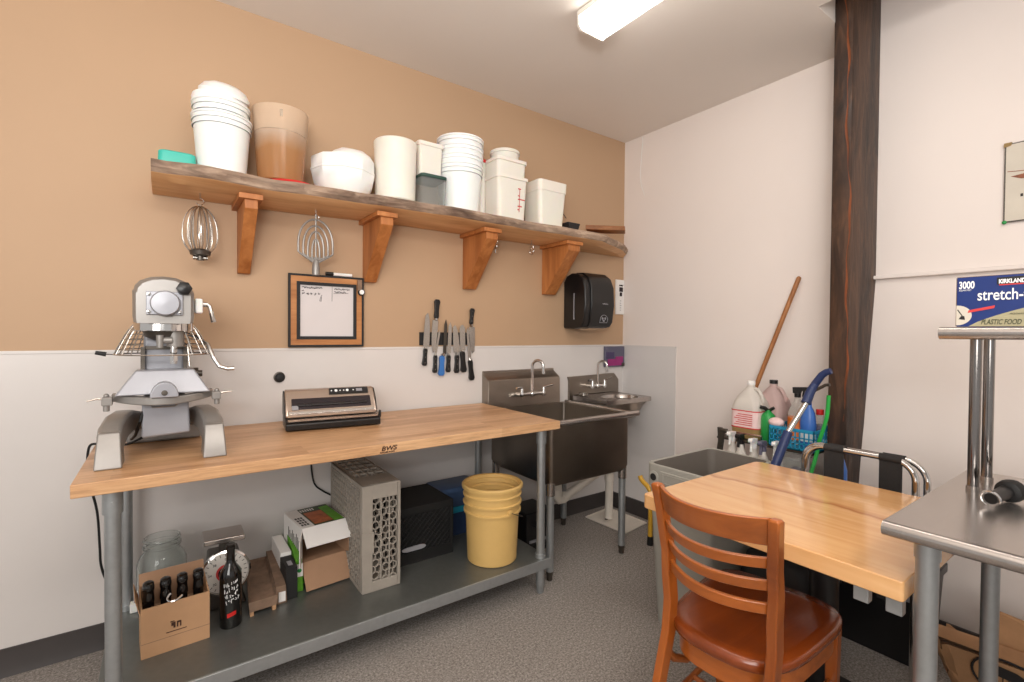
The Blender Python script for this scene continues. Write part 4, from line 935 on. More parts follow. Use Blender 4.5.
def bottle(loc, rz, label, tilt=0, grp=None):
    b_ = thing('wine_bottle', loc, label, 'bottle', rz, grp)
    MB().lathe([(0, 0), (.035, 0), (.0375, .005), (.0375, .19), (.034, .21), (.020, .232), (.015, .245), (.0145, .29), (.017, .291), (.017, .302), (.0145, .303), (.0145, .31), (0, .31)], (0, 0, 0), 28).build('bottle_body', M_WINE, b_, world=False)
    return b_
g = 'dark bottles in the brown carton'
names_ = ('first dark bottle from the left in the brown carton', 'second dark bottle from the left in the brown carton', 'third dark bottle from the left in the brown carton', 'rightmost dark bottle in the brown carton')
def small_bottle(loc, label, k):
    b_ = thing('dark_bottle', loc, label, 'bottle', 0, g)
    MB().lathe([(0, 0), (.020, 0), (.021, .004), (.021, .10), (.018, .12), (.0165, .125), (.0165, .165), (.0180, .167), (.0175, .18), (.0165, .19), (.0165, .205), (.0178, .207), (.0178, .222), (.0165, .224), (.0165, .232), (.012, .236), (0, .237)], loc, 20).build('bottle_body', M_WINE, b_)
for k in range(4): small_bottle((-2.963 + .049 * k, -.470 + .0035 * k, UZ + .006), names_[k], k)
tag(MB().tube([(-2.885 + .024 * cos(a), -.502 + .012 * sin(a), UZ + .185 + .014 * sin(a + .5)) for a in [pi * .7 + pi * 1.1 * i / 14 for i in range(15)]], .004, 8).build('metal_ring', M_CHROME), 'bent steel ring lying among the bottle necks in the carton', 'ring')
# loose wine bottle
b_ = bottle((-2.712, -.46, UZ), 0, 'dark wine bottle with white lettering standing in front of the scale')
def on_bottle(mb, r=.0378):
    # wrap local (x, z) artwork round the bottle front (towards -y and a little +x)
    for i, q in enumerate(mb.v): a = -pi / 2 - .05 + q.x / r; mb.v[i] = Vector(((r + q.y) * cos(a), (r + q.y) * sin(a), q.z))
    return mb
mb = MB(); rs = random.Random(11)
for row in range(4):
    for k in range(6):
        x = -.024 + k * .0085 + rs.uniform(-.001, .001) + row * .002; z = .165 - row * .021 + k * .0025
        pts = [(x + rs.uniform(-.0035, .0035), .0004, z + rs.uniform(-.009, .009)) for _ in range(4)]; mb.tube(pts, .0010, 5)
on_bottle(mb).build('white_lettering', M_TEXTW, b_, world=False)
mb = MB(); n = 8
for k in range(n): x0_ = -.014 + .030 * k / n; mb.box(x0_, x0_ + .030 / n, .0002, .0008, .045 + .001 * k, .060 + .001 * k)
on_bottle(mb).build('red_band', M_RED, b_, world=False)
# kitchen scale
t = thing('kitchen_scale', (-2.72, -.27, UZ), 'round dial kitchen scale with square steel platform under the bench', 'scale')
mb = MB().prism([(-2.80, UZ), (-2.64, UZ), (-2.655, UZ + .05), (-2.665, UZ + .22), (-2.775, UZ + .22), (-2.785, UZ + .05)], 'y', -.32, -.22); mb.build('scale_body', M_IRON, t, bev=.008)
MB().lathe([(.086, 0), (.090, .004), (.090, .018), (.083, .022), (.081, .014), (0, .014)], (-2.718, -.322, UZ + .150), 40, (0, -1, 0)).build('dial_rim', M_CHROME, t)
MB().cyl((-2.718, -.336, UZ + .150), (-2.718, -.3375, UZ + .150), .080, n=40).build('dial_face', M_DIAL, t)
MB().lathe([(.034, 0), (.034, .001), (.030, .0012)], (-2.718, -.3376, UZ + .150), 30, (0, -1, 0)).build('red_ring', M_REDL, t); MB().cyl((-2.718, -.3385, UZ + .15), (-2.718, -.341, UZ + .15), .026, n=28).build('dial_centre', M_DKBAND, t)
mb = MB()
for k in range(24):
    a = 2 * pi * k / 24; mb.cyl((-2.718 + .066 * cos(a), -.338, UZ + .15 + .066 * sin(a)), (-2.718 + .076 * cos(a), -.338, UZ + .15 + .076 * sin(a)), .0012, n=5)
mb.build('dial_ticks', M_INK, t)
for k in range(8):
    a = pi / 2 - 2 * pi * k / 8; text('dial_number', str((k * 4) % 32 if k else 0), .013, M_INK, t, face_mx((-2.718 + .054 * cos(a), -.3385, UZ + .146 + .054 * sin(a)), (1, 0, 0), (0, 0, 1)), align='CENTER')
MB().cyl((-2.718, -.27, UZ + .195), (-2.718, -.27, UZ + .262), .022, .018).build('stem', M_IRON, t)
mb = MB().box(-2.792, -2.646, -.32, -.19, UZ + .262, UZ + .284); mb.rot(RAD(1), 'Y', (-2.72, -.27, UZ + .27)); mb.build('platform', M_SS, t, bev=.005)
# dusty long tray
t = thing('dusty_tray', (-2.585, -.26, UZ), 'long dusty brown open tray lying on the lower shelf', 'tray')
mb = MB()
def PT(a, b_): return (a, b_)
loft(mb, [[(a, b_, UZ + z) for a, b_ in ((-2.648 + e, -.455 + e), (-2.550 - e, -.450 + e), (-2.530 - e, -.06 - e), (-2.610 + e, -.06 - e))] for z, e in ((.018, 0), (.060, -.004), (.060, .002), (.045, .004))])
mb.build('tray_body', M_CARDD, t, bev=.002)
MB().box(-2.645, -2.632, -.45, -.43, UZ, UZ + .02).box(-2.566, -2.552, -.45, -.43, UZ, UZ + .02).box(-2.61, -2.59, -.10, -.08, UZ, UZ + .02).box(-2.555, -2.54, -.10, -.08, UZ, UZ + .02).build('tray_feet', M_CARD, t)
# narrow brown box leaning
mb = MB().hexa([(-2.545, -.42, UZ), (-2.505, -.42, UZ), (-2.485, -.06, UZ), (-2.525, -.06, UZ)], [(-2.548, -.42, UZ + .075), (-2.510, -.42, UZ + .075), (-2.49, -.06, UZ + .085), (-2.53, -.06, UZ + .085)])
t = mb.build('long_narrow_box', M_CARDD, bev=.002); tag(t, 'long narrow brown box between the dusty tray and the dark box', 'box')
MB().box(-2.538, -2.512, -.4225, -.4205, UZ + .01, UZ + .05).build('label_sticker', M_PAPER, t)
# dark box with pale lid
t = thing('dark_box', (-2.46, -.28, UZ), 'upright black box with pale top left of the green printed packet', 'box')
MB().box(-2.508, -2.462, -.405, -.28, UZ, UZ + .135).build('black_front_half', M_BLACKM, t, bev=.002)
MB().box(-2.506, -2.462, -.2795, -.06, UZ, UZ + .150).build('pale_rear_half', M_PAPER, t, bev=.002)
MB().box(-2.494, -2.476, -.385, -.34, UZ + .1352, UZ + .1358).build('label_sticker', M_GREYP, t)
# green flat packet
t = thing('green_packet', (-2.425, -.24, UZ), 'flat green and white printed packet standing left of the open glove box', 'packet')
mb = MB().hexa([(-2.455, -.36, UZ), (-2.430, -.36, UZ), (-2.418, -.05, UZ), (-2.443, -.05, UZ)], [(-2.461, -.36, UZ + .140), (-2.436, -.36, UZ + .140), (-2.424, -.05, UZ + .185), (-2.449, -.05, UZ + .185)]); mb.build('packet_body', M_GREEN, t, bev=.001)
MB().box(-2.458, -2.432, -.3625, -.3605, UZ + .065, UZ + .12).build('white_end_label', M_PAPER, t); MB().lathe([(.009, 0), (.009, .001)], (-2.446, -.3626, UZ + .092), 14, (0, -1, 0)).build('green_dot', M_GREENB, t)
# second green packet under the open box and the open box itself
t = thing('green_carton', (-2.33, -.24, UZ), 'flat green carton lying under the open white box', 'box')
MB().box(-2.426, -2.29, -.300, -.10, UZ, UZ + .105).build('carton_body', M_GREEN, t, bev=.002)
t = thing('open_white_box', (-2.345, -.215, UZ + .1055), 'white printed food box with open flaps lying on the green carton', 'box', RAD(6))
bx, by0, by1, bz0, bz1 = .098, -.11, .14, .0, .150
mb = MB().box(-bx, bx, by0, by1, bz0, bz0 + .003); mb.build('bottom_panel', M_CARDI, t, world=False)
MB().box(-bx, -bx + .003, by0, by1, bz0 + .003, bz1).build('left_panel', M_PAPER, t, world=False); MB().box(bx - .003, bx, by0, by1, bz0 + .003, bz1).build('right_panel', M_CARDI, t, world=False)
MB().box(-bx, bx, by1 - .003, by1, bz0 + .003, bz1).build('back_panel', M_PAPER, t, world=False)
tp = MB().box(-bx, bx, by0, by1, bz1, bz1 + .003).build('top_panel', M_PAPER, t, world=False)
MB().box(-bx + .058, bx - .002, by0 + .004, by1 - .004, bz1 + .0031, bz1 + .0036).build('dark_print', M_OLIVE, tp, world=False)
MB().box(-bx + .065, bx - .050, by0 + .02, by1 - .07, bz1 + .0037, bz1 + .0042).build('food_photo', M_ORANGE, tp, world=False)
MB().box(bx - .048, bx - .004, by0 + .008, by1 - .03, bz1 + .0037, bz1 + .0042).build('green_print', M_GREEN, tp, world=False)
mb = MB(); [mb.box(-bx + .062 + .011 * k, -bx + .068 + .011 * k, by1 - .05, by1 - .02, bz1 + .0037, bz1 + .0042) for k in range(6)]; mb.build('title_letters', M_PAPER, tp, world=False)
mb = MB(); [mb.box(-bx + .012 + .012 * (k % 3), -bx + .020 + .012 * (k % 3), by0 + .03 + .03 * (k // 3), by0 + .05 + .03 * (k // 3), bz1 + .0031, bz1 + .0036) for k in range(12)]; mb.build('side_lettering', M_INK, tp, world=False)
mb = MB(); [mb.box(-bx - .0006, -bx, by0 + .03 + .018 * k, by0 + .038 + .018 * k, .04, .09 + .01 * (k % 3)) for k in range(9)]; mb.build('left_lettering', M_INK, t, world=False)
mb = MB().hexa([(-bx, by0, bz1), (bx, by0, bz1), (bx, by0, bz1 + .003), (-bx, by0, bz1 + .003)], [(-bx + .0, by0 - .065, bz1 - .062), (bx + .0, by0 - .065, bz1 - .062), (bx, by0 - .0675, bz1 - .060), (-bx, by0 - .0675, bz1 - .060)]); mb.build('front_flap', M_PAPER, t, world=False)
mb = MB().hexa([(-bx, by0, .003), (-bx + .003, by0, .003), (-bx + .003, by0, bz1 - .005), (-bx, by0, bz1 - .005)], [(-bx - .03, by0 - .06, .01), (-bx - .027, by0 - .06, .01), (-bx - .027, by0 - .06, bz1 - .03), (-bx - .03, by0 - .06, bz1 - .03)]); mb.build('side_flap', M_PAPER, t, world=False)
mb = MB().hexa([(-bx, by0, .0), (bx, by0, .0), (bx, by0, .003), (-bx, by0, .003)], [(-bx + .0, by0 - .060, -.100), (bx + .01, by0 - .060, -.100), (bx + .01, by0 - .063, -.098), (-bx + .0, by0 - .063, -.098)]); mb.build('lower_flap', M_CARDI, t, world=False)
mb = MB().hexa([(bx - .003, by0, .003), (bx, by0, .003), (bx, by0, bz1 - .01), (bx - .003, by0, bz1 - .01)], [(bx - .008, by0 - .05, .02), (bx - .005, by0 - .05, .02), (bx - .005, by0 - .05, bz1 - .05), (bx - .008, by0 - .05, bz1 - .05)]); mb.build('side_flap', M_CARDI, t, world=False)

# dish rack crate standing on its side, hexagon lattice
def lattice(mb, o, U, V, n, w, h, rad, bar, th, cols_offset=0):
    # hexagonal grid of bars in the sheet o + U*a + V*b, clipped to w x h
    U = Vector(U); V = Vector(V); nn = Vector(n); o = Vector(o); dx = rad * 1.732; dy = rad * 1.5
    seen = set()
    def seg(p, q):
        key = tuple(sorted(((round(p[0], 4), round(p[1], 4)), (round(q[0], 4), round(q[1], 4)))))
        if key in seen: return
        seen.add(key)
        if not all(-1e-4 <= r_[0] <= w + 1e-4 and -1e-4 <= r_[1] <= h + 1e-4 for r_ in (p, q)): return
        a = o + U * p[0] + V * p[1]; b2 = o + U * q[0] + V * q[1]; d = (b2 - a).normalized(); s2 = d.cross(nn).normalized() * bar / 2; t2 = nn * th / 2
        mb.hexa([a - s2 - t2, a + s2 - t2, a + s2 + t2, a - s2 + t2], [b2 - s2 - t2, b2 + s2 - t2, b2 + s2 + t2, b2 - s2 + t2])
    j = 0; y = 0
    while y < h + rad * 2:
        x = (dx / 2 if j % 2 else 0)
        while x < w + dx:
            c_ = [(x + rad * cos(RAD(60 * k + 30)), y + rad * sin(RAD(60 * k + 30))) for k in range(6)]
            for k in range(6): seg(c_[k], c_[(k + 1) % 6])
            x += dx
        y += dy; j += 1
    return mb
RX = (-2.235, -2.062); RYF, RYB = -.545, -.06; RZ0, RZ1 = UZ, UZ + .462
t = thing('dish_rack', (-2.148, -.30, UZ), 'warm grey plastic dish rack standing on its edge under the bench', 'dish rack')
mb = MB()
# front face solid frame with three lattice strips
mb.box(RX[0], RX[0] + .045, RYF, RYF + .014, RZ0, RZ1).box(RX[1] - .014, RX[1], RYF, RYF + .014, RZ0, RZ1).box(RX[0] + .045, RX[1] - .014, RYF, RYF + .014, RZ0, RZ0 + .045).box(RX[0] + .045, RX[1] - .014, RYF, RYF + .014, RZ1 - .062, RZ1)
for xx in (RX[0] + .080, RX[0] + .118): mb.box(xx, xx + .007, RYF, RYF + .010, RZ0 + .04, RZ1 - .06)
mb.build('front_frame', M_CRATE, t, bev=.003)
mb = MB(); lattice(mb, (RX[0] + .043, RYF + .006, RZ0 + .040), (1, 0, 0), (0, 0, 1), (0, 1, 0), .118, .365, .0182, .0040, .010); mb.build('front_lattice', M_CRATE, t, flat=True)
mb = MB(); mb.box(RX[0], RX[0] + .008, RYF + .0145, RYF + .03, RZ0, RZ1).box(RX[0], RX[0] + .008, RYB - .016, RYB, RZ0, RZ1).box(RX[0], RX[0] + .008, RYF + .03, RYB - .016, RZ0, RZ0 + .018).box(RX[0], RX[0] + .008, RYF + .03, RYB - .016, RZ1 - .018, RZ1)
mb.build('side_frame', M_CRATE, t, bev=.002)
mb = MB(); lattice(mb, (RX[0] + .004, RYF + .02, RZ0 + .012), (0, 1, 0), (0, 0, 1), (1, 0, 0), .455, .44, .0195, .0065, .007); mb.build('side_lattice', M_CRATE, t, flat=True)
mb = MB(); mb.box(RX[0] + .0081, RX[0] + .02, RYF + .0145, RYB, RZ1 - .008, RZ1).box(RX[1] - .012, RX[1], RYF + .0145, RYB, RZ1 - .008, RZ1).box(RX[0] + .02, RX[1] - .012, RYF + .0145, RYF + .15, RZ1 - .008, RZ1).box(RX[0] + .02, RX[1] - .012, RYB - .02, RYB, RZ1 - .008, RZ1)
for k in range(4): mb.box(RX[0] + .02, RX[1] - .012, RYF + .20 + .07 * k, RYF + .215 + .07 * k, RZ1 - .008, RZ1)
for k in range(3): mb.box(RX[0] + .045 + .036 * k, RX[0] + .052 + .036 * k, RYF + .15, RYB - .02, RZ1 - .009, RZ1 - .001)
mb.build('top_frame', M_CRATE, t)
mb = MB().box(RX[1] - .007, RX[1], RYF + .0145, RYB, RZ0, RZ0 + .02).box(RX[1] - .007, RX[1], RYF + .0145, RYB, RZ1 - .03, RZ1 - .0085).box(RX[1] - .007, RX[1], RYB - .02, RYB, RZ0 + .02, RZ1 - .03)
lattice(mb, (RX[1] - .0035, RYF + .02, RZ0 + .012), (0, 1, 0), (0, 0, 1), (1, 0, 0), .455, .43, .033, .010, .006); mb.box(RX[0] + .008, RX[1] - .007, RYF + .0145, RYB, RZ0, RZ0 + .006).box(RX[0] + .0081, RX[1] - .0071, RYB - .006, RYB, RZ0 + .006, RZ1 - .0085); mb.build('far_side', M_CRATE, t)
MB().box(RX[0] - .002, RX[0] + .05, RYF - .004, RYF, RZ0 + .17, RZ0 + .262).build('label_plate', M_CRATE, t, bev=.001)

# black milk crate
t = thing('milk_crate', (-1.87, -.25, UZ), 'black plastic milk crate between the grey rack and the yellow bucket', 'crate')
c0x, c1x, c0y, c1y, ch = -2.03, -1.72, -.405, -.10, .275
mb = MB()
mb.box(c0x, c1x, c0y, c1y, UZ, UZ + .008)
for (xa, xb, ya, yb) in ((c0x, c1x, c0y, c0y + .006), (c0x, c1x, c1y - .006, c1y), (c0x, c0x + .006, c0y + .006, c1y - .006), (c1x - .006, c1x, c0y + .006, c1y - .006)):
    mb.box(xa, xb, ya, yb, UZ + .008, UZ + .055).box(xa, xb, ya, yb, UZ + ch - .035, UZ + ch)
for x in (c0x, c1x - .02):
    for y in (c0y - .002, c1y - .006 + .002): mb.box(x, x + .02, y, y + .006, UZ + .055, UZ + ch - .035)
mb.box(c0x, c1x, c0y + .006, c1y - .006, UZ + ch - .012, UZ + ch - .002)
mb.build('crate_body', M_CRATEB, t, bev=.002)
MB().box(c0x + .012, c1x - .012, c0y + .012, c1y - .012, UZ + .0085, UZ + ch - .02).build('dark_mesh_backing', M_CRATEB, t)  # dark block added inside so no brightness shows through the mesh
mb = MB()
def diag(mb, o, U, w, h, nn):
    for k in range(-6, 14):
        for sg in (1, -1):
            pts = []
            for q in range(2):
                pass
            a0 = k * .030; p, q_ = (a0, 0), (a0 + sg * h, h)
            if sg < 0: p, q_ = (a0 + h * 0, 0), (a0 - h, h)
            # clip
            x0_, y0_, x1_, y1_ = p[0], p[1], q_[0], q_[1]
            def clip(xa, ya, xb, yb):
                out = []
                for (x_, y_, xo, yo) in ((xa, ya, xb, yb), (xb, yb, xa, ya)):
                    if x_ < 0: tt = (0 - x_) / (xo - x_); x_, y_ = 0, y_ + tt * (yo - y_)
                    elif x_ > w: tt = (w - x_) / (xo - x_); x_, y_ = w, y_ + tt * (yo - y_)
                    out.append((x_, y_))
                return out
            if max(x0_, x1_) <= 0 or min(x0_, x1_) >= w: continue
            (xa, ya), (xb, yb) = clip(x0_, y0_, x1_, y1_)
            if abs(xa - xb) < .004: continue
            A = Vector(o) + Vector(U) * xa + Vector((0, 0, ya)); B = Vector(o) + Vector(U) * xb + Vector((0, 0, yb)); mb.tube([A, B], .0028, 4)
diag(mb, (c0x + .006, c0y + .003, UZ + .055), (1, 0, 0), c1x - c0x - .012, ch - .09, 0)
diag(mb, (c0x + .003, c0y + .006, UZ + .055), (0, 1, 0), c1y - c0y - .012, ch - .09, 0)
diag(mb, (c1x - .003, c0y + .006, UZ + .055), (0, 1, 0), c1y - c0y - .012, ch - .09, 0)
mb.build('side_mesh', M_CRATEB, t, flat=True)
MB().prism([(-1.935 + .034 * cos(a) + (.028 if cos(a) > 0 else -.028), UZ + .075 + .011 * sin(a)) for a in [2 * pi * i / 20 for i in range(20)]], 'y', c0y - .004, c0y + .001).build('handhold_plate', M_GREYP, t)

# tote with navy lid behind bucket
t = thing('blue_tote', (-1.57, -.15, UZ), 'dark storage tote with navy lid and teal band behind the yellow bucket', 'storage tote')
mb = MB(); tub(mb, .125, .075, .125, .94, .02, .003, -1.585, -.16, UZ); mb.build('tote_body', M_NAVY, t)
mb = MB(); loft(mb, [[(a, b_, UZ + z) for a, b_ in rrect(-1.712, -1.455, -.24, -.08, .02)] for z in (.126, .160)]); mb.build('teal_band', M_CYAN, t, bev=.003)
mb = MB(); loft(mb, [[(a, b_, UZ + z) for a, b_ in rrect(-1.710, -1.457, -.238, -.082, .02)] for z in (.1605, .245)]); mb.build('upper_body', M_NAVYF, t, bev=.003)
mb = MB(); loft(mb, [[(a, b_, UZ + z) for a, b_ in rrect(-1.712 - e, -1.45 + e, -.25 - e, -.07 + e, .02)] for z, e in ((.2455, .004), (.268, .004), (.272, -.004))]); mb.build('lid', M_NAVYF, t)
# yellow bucket
bx_, by_ = -1.585, -.562
t = thing('yellow_bucket', (bx_, by_, UZ), 'yellow plastic pail with wire handle at the right end of the lower shelf', 'bucket')
pr = [(.113, 0), (.118, .005), (.128, .235), (.137, .237), (.138, .246), (.131, .250), (.131, .275), (.140, .277), (.141, .286), (.134, .290), (.134, .315), (.140, .317), (.141, .325), (.136, .330), (.137, .350), (.146, .352), (.147, .366), (.142, .372)]
pr = [(r_ * 1.04, z_ * 1.02) for r_, z_ in pr]
MB().shell(pr, (bx_, by_, UZ), 48, .005).build('pail_body', M_YELLOW, t)
mb = MB(); [mb.box(-.002, .002, -.001, .0015, .345, .352).rot(0, 'Z') for _ in range(0)]
a0 = RAD(-85); ex, ey = bx_ + .139 * cos(a0), by_ + .139 * sin(a0); ex2, ey2 = bx_ + .139 * cos(a0 + pi), by_ + .139 * sin(a0 + pi)
MB().lathe([(.014, -.002), (.014, .010), (.008, .012)], (ex - .006 * cos(a0), ey - .006 * sin(a0), UZ + .262), 14, (cos(a0), sin(a0), 0)).lathe([(.014, -.002), (.014, .010), (.008, .012)], (ex2 + .006 * cos(a0), ey2 + .006 * sin(a0), UZ + .262), 14, (-cos(a0), -sin(a0), 0)).build('handle_ear', M_YELLOW, t)
mb = MB(); pts = []
for i in range(25):
    q = i / 24; a = a0 + pi * q; r_ = .152; sag = sin(pi * q)
    pts.append((bx_ + r_ * cos(a), by_ + r_ * sin(a), UZ + .262 - .075 * sag * 1.0))
mb.tube(pts, .0022, 6).build('wire_handle', M_IRON, t)
MB().cyl(pts[7], pts[8], .008, n=12).build('grip', M_WPL, t) if False else None
# black case on floor behind bucket
t = thing('black_case', (-1.10, -.22, 0), 'black plastic tool case on the floor behind the yellow bucket', 'case')
MB().box(-1.19, -.98, -.33, -.12, .02, .235).build('case_body', M_BLACK, t, bev=.01, seg=3); MB().box(-1.192, -.978, -.332, -.118, .0, .02).build('case_base', M_BLACKM, t)
MB().box(-1.17, -1.0, -.338, -.331, .06, .075).build('pale_strip', M_GREYP, t); MB().tube([(-1.14, -.335, .16), (-1.14, -.355, .165), (-1.04, -.355, .165), (-1.04, -.335, .16)], .007, 8).build('case_handle', M_BLACKM, t)

# ============================================================ GREY BIN, YELLOW HANDLE
t = thing('grey_bin', (-.885, -1.31, 0), 'tall grey rectangular waste bin beside the wooden table', 'waste bin')
BZT = .72
mb = MB(); cxb, cyb, hx_, hy_ = -.885, -1.312, .252, .165
def RL(kx, ky, z, r=.035): return [(cxb + a, cyb + b_, z) for a, b_ in rrect(-kx, kx, -ky, ky, r)]
loft(mb, [RL(hx_ - .035, hy_ - .035, 0.0), RL(hx_ - .006, hy_ - .006, BZT - .10), RL(hx_, hy_, BZT - .10), RL(hx_, hy_, BZT), RL(hx_ - .006, hy_ - .006, BZT + .004), RL(hx_ - .016, hy_ - .016, BZT)], cap1=False); mb.build('bin_body', M_BIN, t, bev=.002)
mb = MB(); loft(mb, [RL(hx_ - .0155, hy_ - .0155, BZT + .0005), RL(hx_ - .045, hy_ - .045, .02)], cap0=False); mb.build('bin_liner_wall', M_BINI, t)
mb = MB().box(cxb - hx_ - .004, cxb - hx_ + .002, cyb - .10, cyb + .085, BZT - .085, BZT - .022); mb.build('handle_panel', M_BIN, t, bev=.004)
MB().lathe([(.026, 0), (.026, .003), (.020, .005)], (cxb - hx_, cyb + .118, BZT - .055), 24, (-1, 0, 0)).build('eyelet_ring', M_BIN, t)
MB().cyl((cxb - hx_ - .0052, cyb + .118, BZT - .055), (cxb - hx_ - .0062, cyb + .118, BZT - .055), .016, n=20).build('eyelet_hole', M_BLACKM, t)
mb = MB(); ring_y = []
mb.box(cxb - hx_ - .0065, cxb - hx_ - .0041, cyb - .085, cyb + .07, BZT - .074, BZT - .070).box(cxb - hx_ - .0065, cxb - hx_ - .0041, cyb - .085, cyb + .07, BZT - .036, BZT - .032).box(cxb - hx_ - .0065, cxb - hx_ - .0041, cyb + .066, cyb + .07, BZT - .07, BZT - .036); mb.build('panel_ridge', M_BIN, t)
t = thing('yellow_hook_handle', (-.48, -.66, 0), 'yellow hooked plastic handle standing on the floor behind the grey bin', 'handle')
MB().tube([(-.48, -.661, .03), (-.48, -.663, .30), (-.481, -.658, .335), (-.481, -.635, .36), (-.48, -.60, .378), (-.48, -.585, .392), (-.48, -.578, .410)], .015, 12).build('rod', M_YEL2, t)
MB().cyl((-.48, -.661, 0), (-.48, -.661, .055), .019, .017).build('rubber_tip', M_RUBBER, t)

# ============================================================ CLEANING CART AND BOTTLES
CZ = .745
t = thing('supply_cart', (-.32, -1.35, 0), 'grey two tier cart holding cleaning bottles against the right wall', 'cart')
MB().box(-.44, -.09, -1.555, -1.07, CZ - .012, CZ).build('upper_tray', M_IRON, t, bev=.003); MB().box(-.58, -.15, -1.555, -1.07, .475, .487).build('lower_tray', M_GREYP, t, bev=.003)
for x in (-.57, -.185):
    for y in (-1.545, -1.08):
        lg = MB().cyl((x, y, .03), (x, y, .476 if x < -.5 else CZ - .012), .010, n=12).build('leg', M_GALV, t)
        MB().ball((x, y, .022), .021, 12).build('caster', M_RUBBER, lg)
rl = MB().tube([(-.425, -1.12, CZ + .001), (-.425, -1.12, CZ + .035), (-.425, -1.31, CZ + .035), (-.425, -1.31, CZ)], .005, 8)
rl.build('front_rail', M_CHROME, t)
mb = MB().prism([(-1.065, CZ - .14), (-1.095, CZ - .14), (-1.115, CZ + .03), (-1.10, CZ + .05), (-1.075, CZ + .05), (-1.08, CZ - .02)], 'x', -.445, -.43).cyl((-.437, -1.09, CZ + .035), (-.437, -1.13, CZ + .035), .012); mb.build('corner_bracket', M_IRON, t, bev=.002)
def jug(loc, m_body, m_liq, m_cap, label, lab=None, s=1.0):
    t = thing('gallon_jug', loc, label, 'jug'); x, y, z = loc
    mb = MB(); loops = []
    for zz, r_ in ((0, .066), (.006, .074), (.03, .076)): loops.append([(x + a * s, y + b_ * s, z + zz * s) for a, b_ in rrect(-r_, r_, -r_, r_, .03)])
    for zz, r_ in ((.06, .076),): loops.append([(x + a * s, y + b_ * s, z + zz * s) for a, b_ in rrect(-r_, r_, -r_, r_, .03)])
    loft(mb, loops); mb.build('liquid_part', m_liq, t)
    mb = MB(); loops = []
    for zz, r_, q in ((.0601, .0758, .03), (.16, .076, .03), (.20, .068, .035), (.235, .052, .04), (.262, .032, .0315), (.275, .020, .0195), (.290, .019, .0185)): loops.append([(x + a * s, y + b_ * s, z + zz * s) for a, b_ in rrect(-r_, r_, -r_, r_, min(q, r_ - .0005))])
    loft(mb, loops); mb.build('jug_body', m_body, t)
    MB().tube([(x - .01 * s, y - .028 * s, z + .268 * s), (x - .02 * s, y - .052 * s, z + .262 * s), (x - .02 * s, y - .068 * s, z + .235 * s), (x - .01 * s, y - .072 * s, z + .195 * s)], .009 * s, 10).build('handle', m_body, t)
    MB().cyl((x, y, z + .288 * s), (x, y, z + .308 * s), .021 * s, n=20).build('cap', m_cap, t)
    if lab:
        mb = MB(); loft(mb, [[(x + a, y + b_, z + zz) for a, b_ in rrect(-.0775, .0775, -.0775, .0775, .03)] for zz in (.062, .150)], False, False); lb = mb.build('paper_label', M_PINKL, t)
        mb = MB()
        for zz in (.058, .148): loft(mb, [[(x + a, y + b_, z + q) for a, b_ in rrect(-.078, .078, -.078, .078, .03)] for q in (zz, zz + .006)], False, False)
        mb.build('red_stripes', M_REDL, lb)
        mb = MB(); [mb.box(x - .0786, x - .0780, y - .05, y + .05 - .01 * (k % 3), z + .075 + .011 * k, z + .079 + .011 * k) for k in range(6)]; mb.build('fine_print', M_REDL, lb)
    return t
jug((-.325, -1.198, CZ + .001), M_JUGW, M_JUGA, M_WPL, 'gallon jug with pink and red label on the cleaning cart', True)
jug((-.172, -1.243, CZ + .001), M_JUGP, M_JUGP, M_BLACK, 'gallon jug of pink liquid with black cap behind the labelled jug', False)
# green packet bottle
t = thing('green_bottle', (-.33, -1.30, CZ), 'green bottle with black top between the jug and the turquoise basket', 'bottle')
MB().lathe([(0, 0), (.034, 0), (.036, .004), (.036, .12), (.03, .14), (.014, .155), (.014, .165), (0, .165)], (-.345, -1.302, CZ + .001), 20).build('bottle_body', M_GREENB, t)
MB().tube([(-.345, -1.302, CZ + .16), (-.36, -1.29, CZ + .175), (-.37, -1.27, CZ + .18)], .010, 8).tube([(-.345, -1.302, CZ + .16), (-.345, -1.33, CZ + .18)], .008, 8).build('nozzle', M_BLACK, t)
# basket
t = thing('plastic_basket', (-.32, -1.43, CZ), 'turquoise perforated plastic basket full of cleaning bottles', 'basket')
bx0, bx1, bY0, bY1 = -.44, -.21, -1.562, -1.352; mb = MB()
mb.box(bx0, bx1, bY0, bY1, CZ + .001, CZ + .006)
def pwall(mb, o, U, w, h, nrm, nx, nz):
    U = Vector(U); o = Vector(o); nn = Vector(nrm) * .003
    def bar(a0, a1, z0, z1):
        A = o + U * a0; B = o + U * a1
        mb.hexa([A + Vector((0, 0, z0)), B + Vector((0, 0, z0)), B + nn + Vector((0, 0, z0)), A + nn + Vector((0, 0, z0))], [A + Vector((0, 0, z1)), B + Vector((0, 0, z1)), B + nn + Vector((0, 0, z1)), A + nn + Vector((0, 0, z1))])
    bar(0, w, h - .016, h); bar(0, w, 0, .010)
    for k in range(nz - 1): z = .010 + (h - .026) * (k + 1) / nz; bar(0, w, z - .003, z + .003)
    for k in range(nx + 1): x = (w - .006) * k / nx; bar(x, x + .006, .0, h - .01)
bh = .105
pwall(mb, (bx0, bY0, CZ + .001), (0, 1, 0), bY1 - bY0, bh, (1, 0, 0), 10, 3); pwall(mb, (bx1, bY0, CZ + .001), (0, 1, 0), bY1 - bY0, bh, (-1, 0, 0), 10, 3)
pwall(mb, (bx0, bY0, CZ + .001), (1, 0, 0), bx1 - bx0, bh, (0, 1, 0), 10, 3); pwall(mb, (bx0, bY1, CZ + .001), (1, 0, 0), bx1 - bx0, bh, (0, -1, 0), 10, 3)
mb.build('basket_body', M_BASKET, t, flat=True)
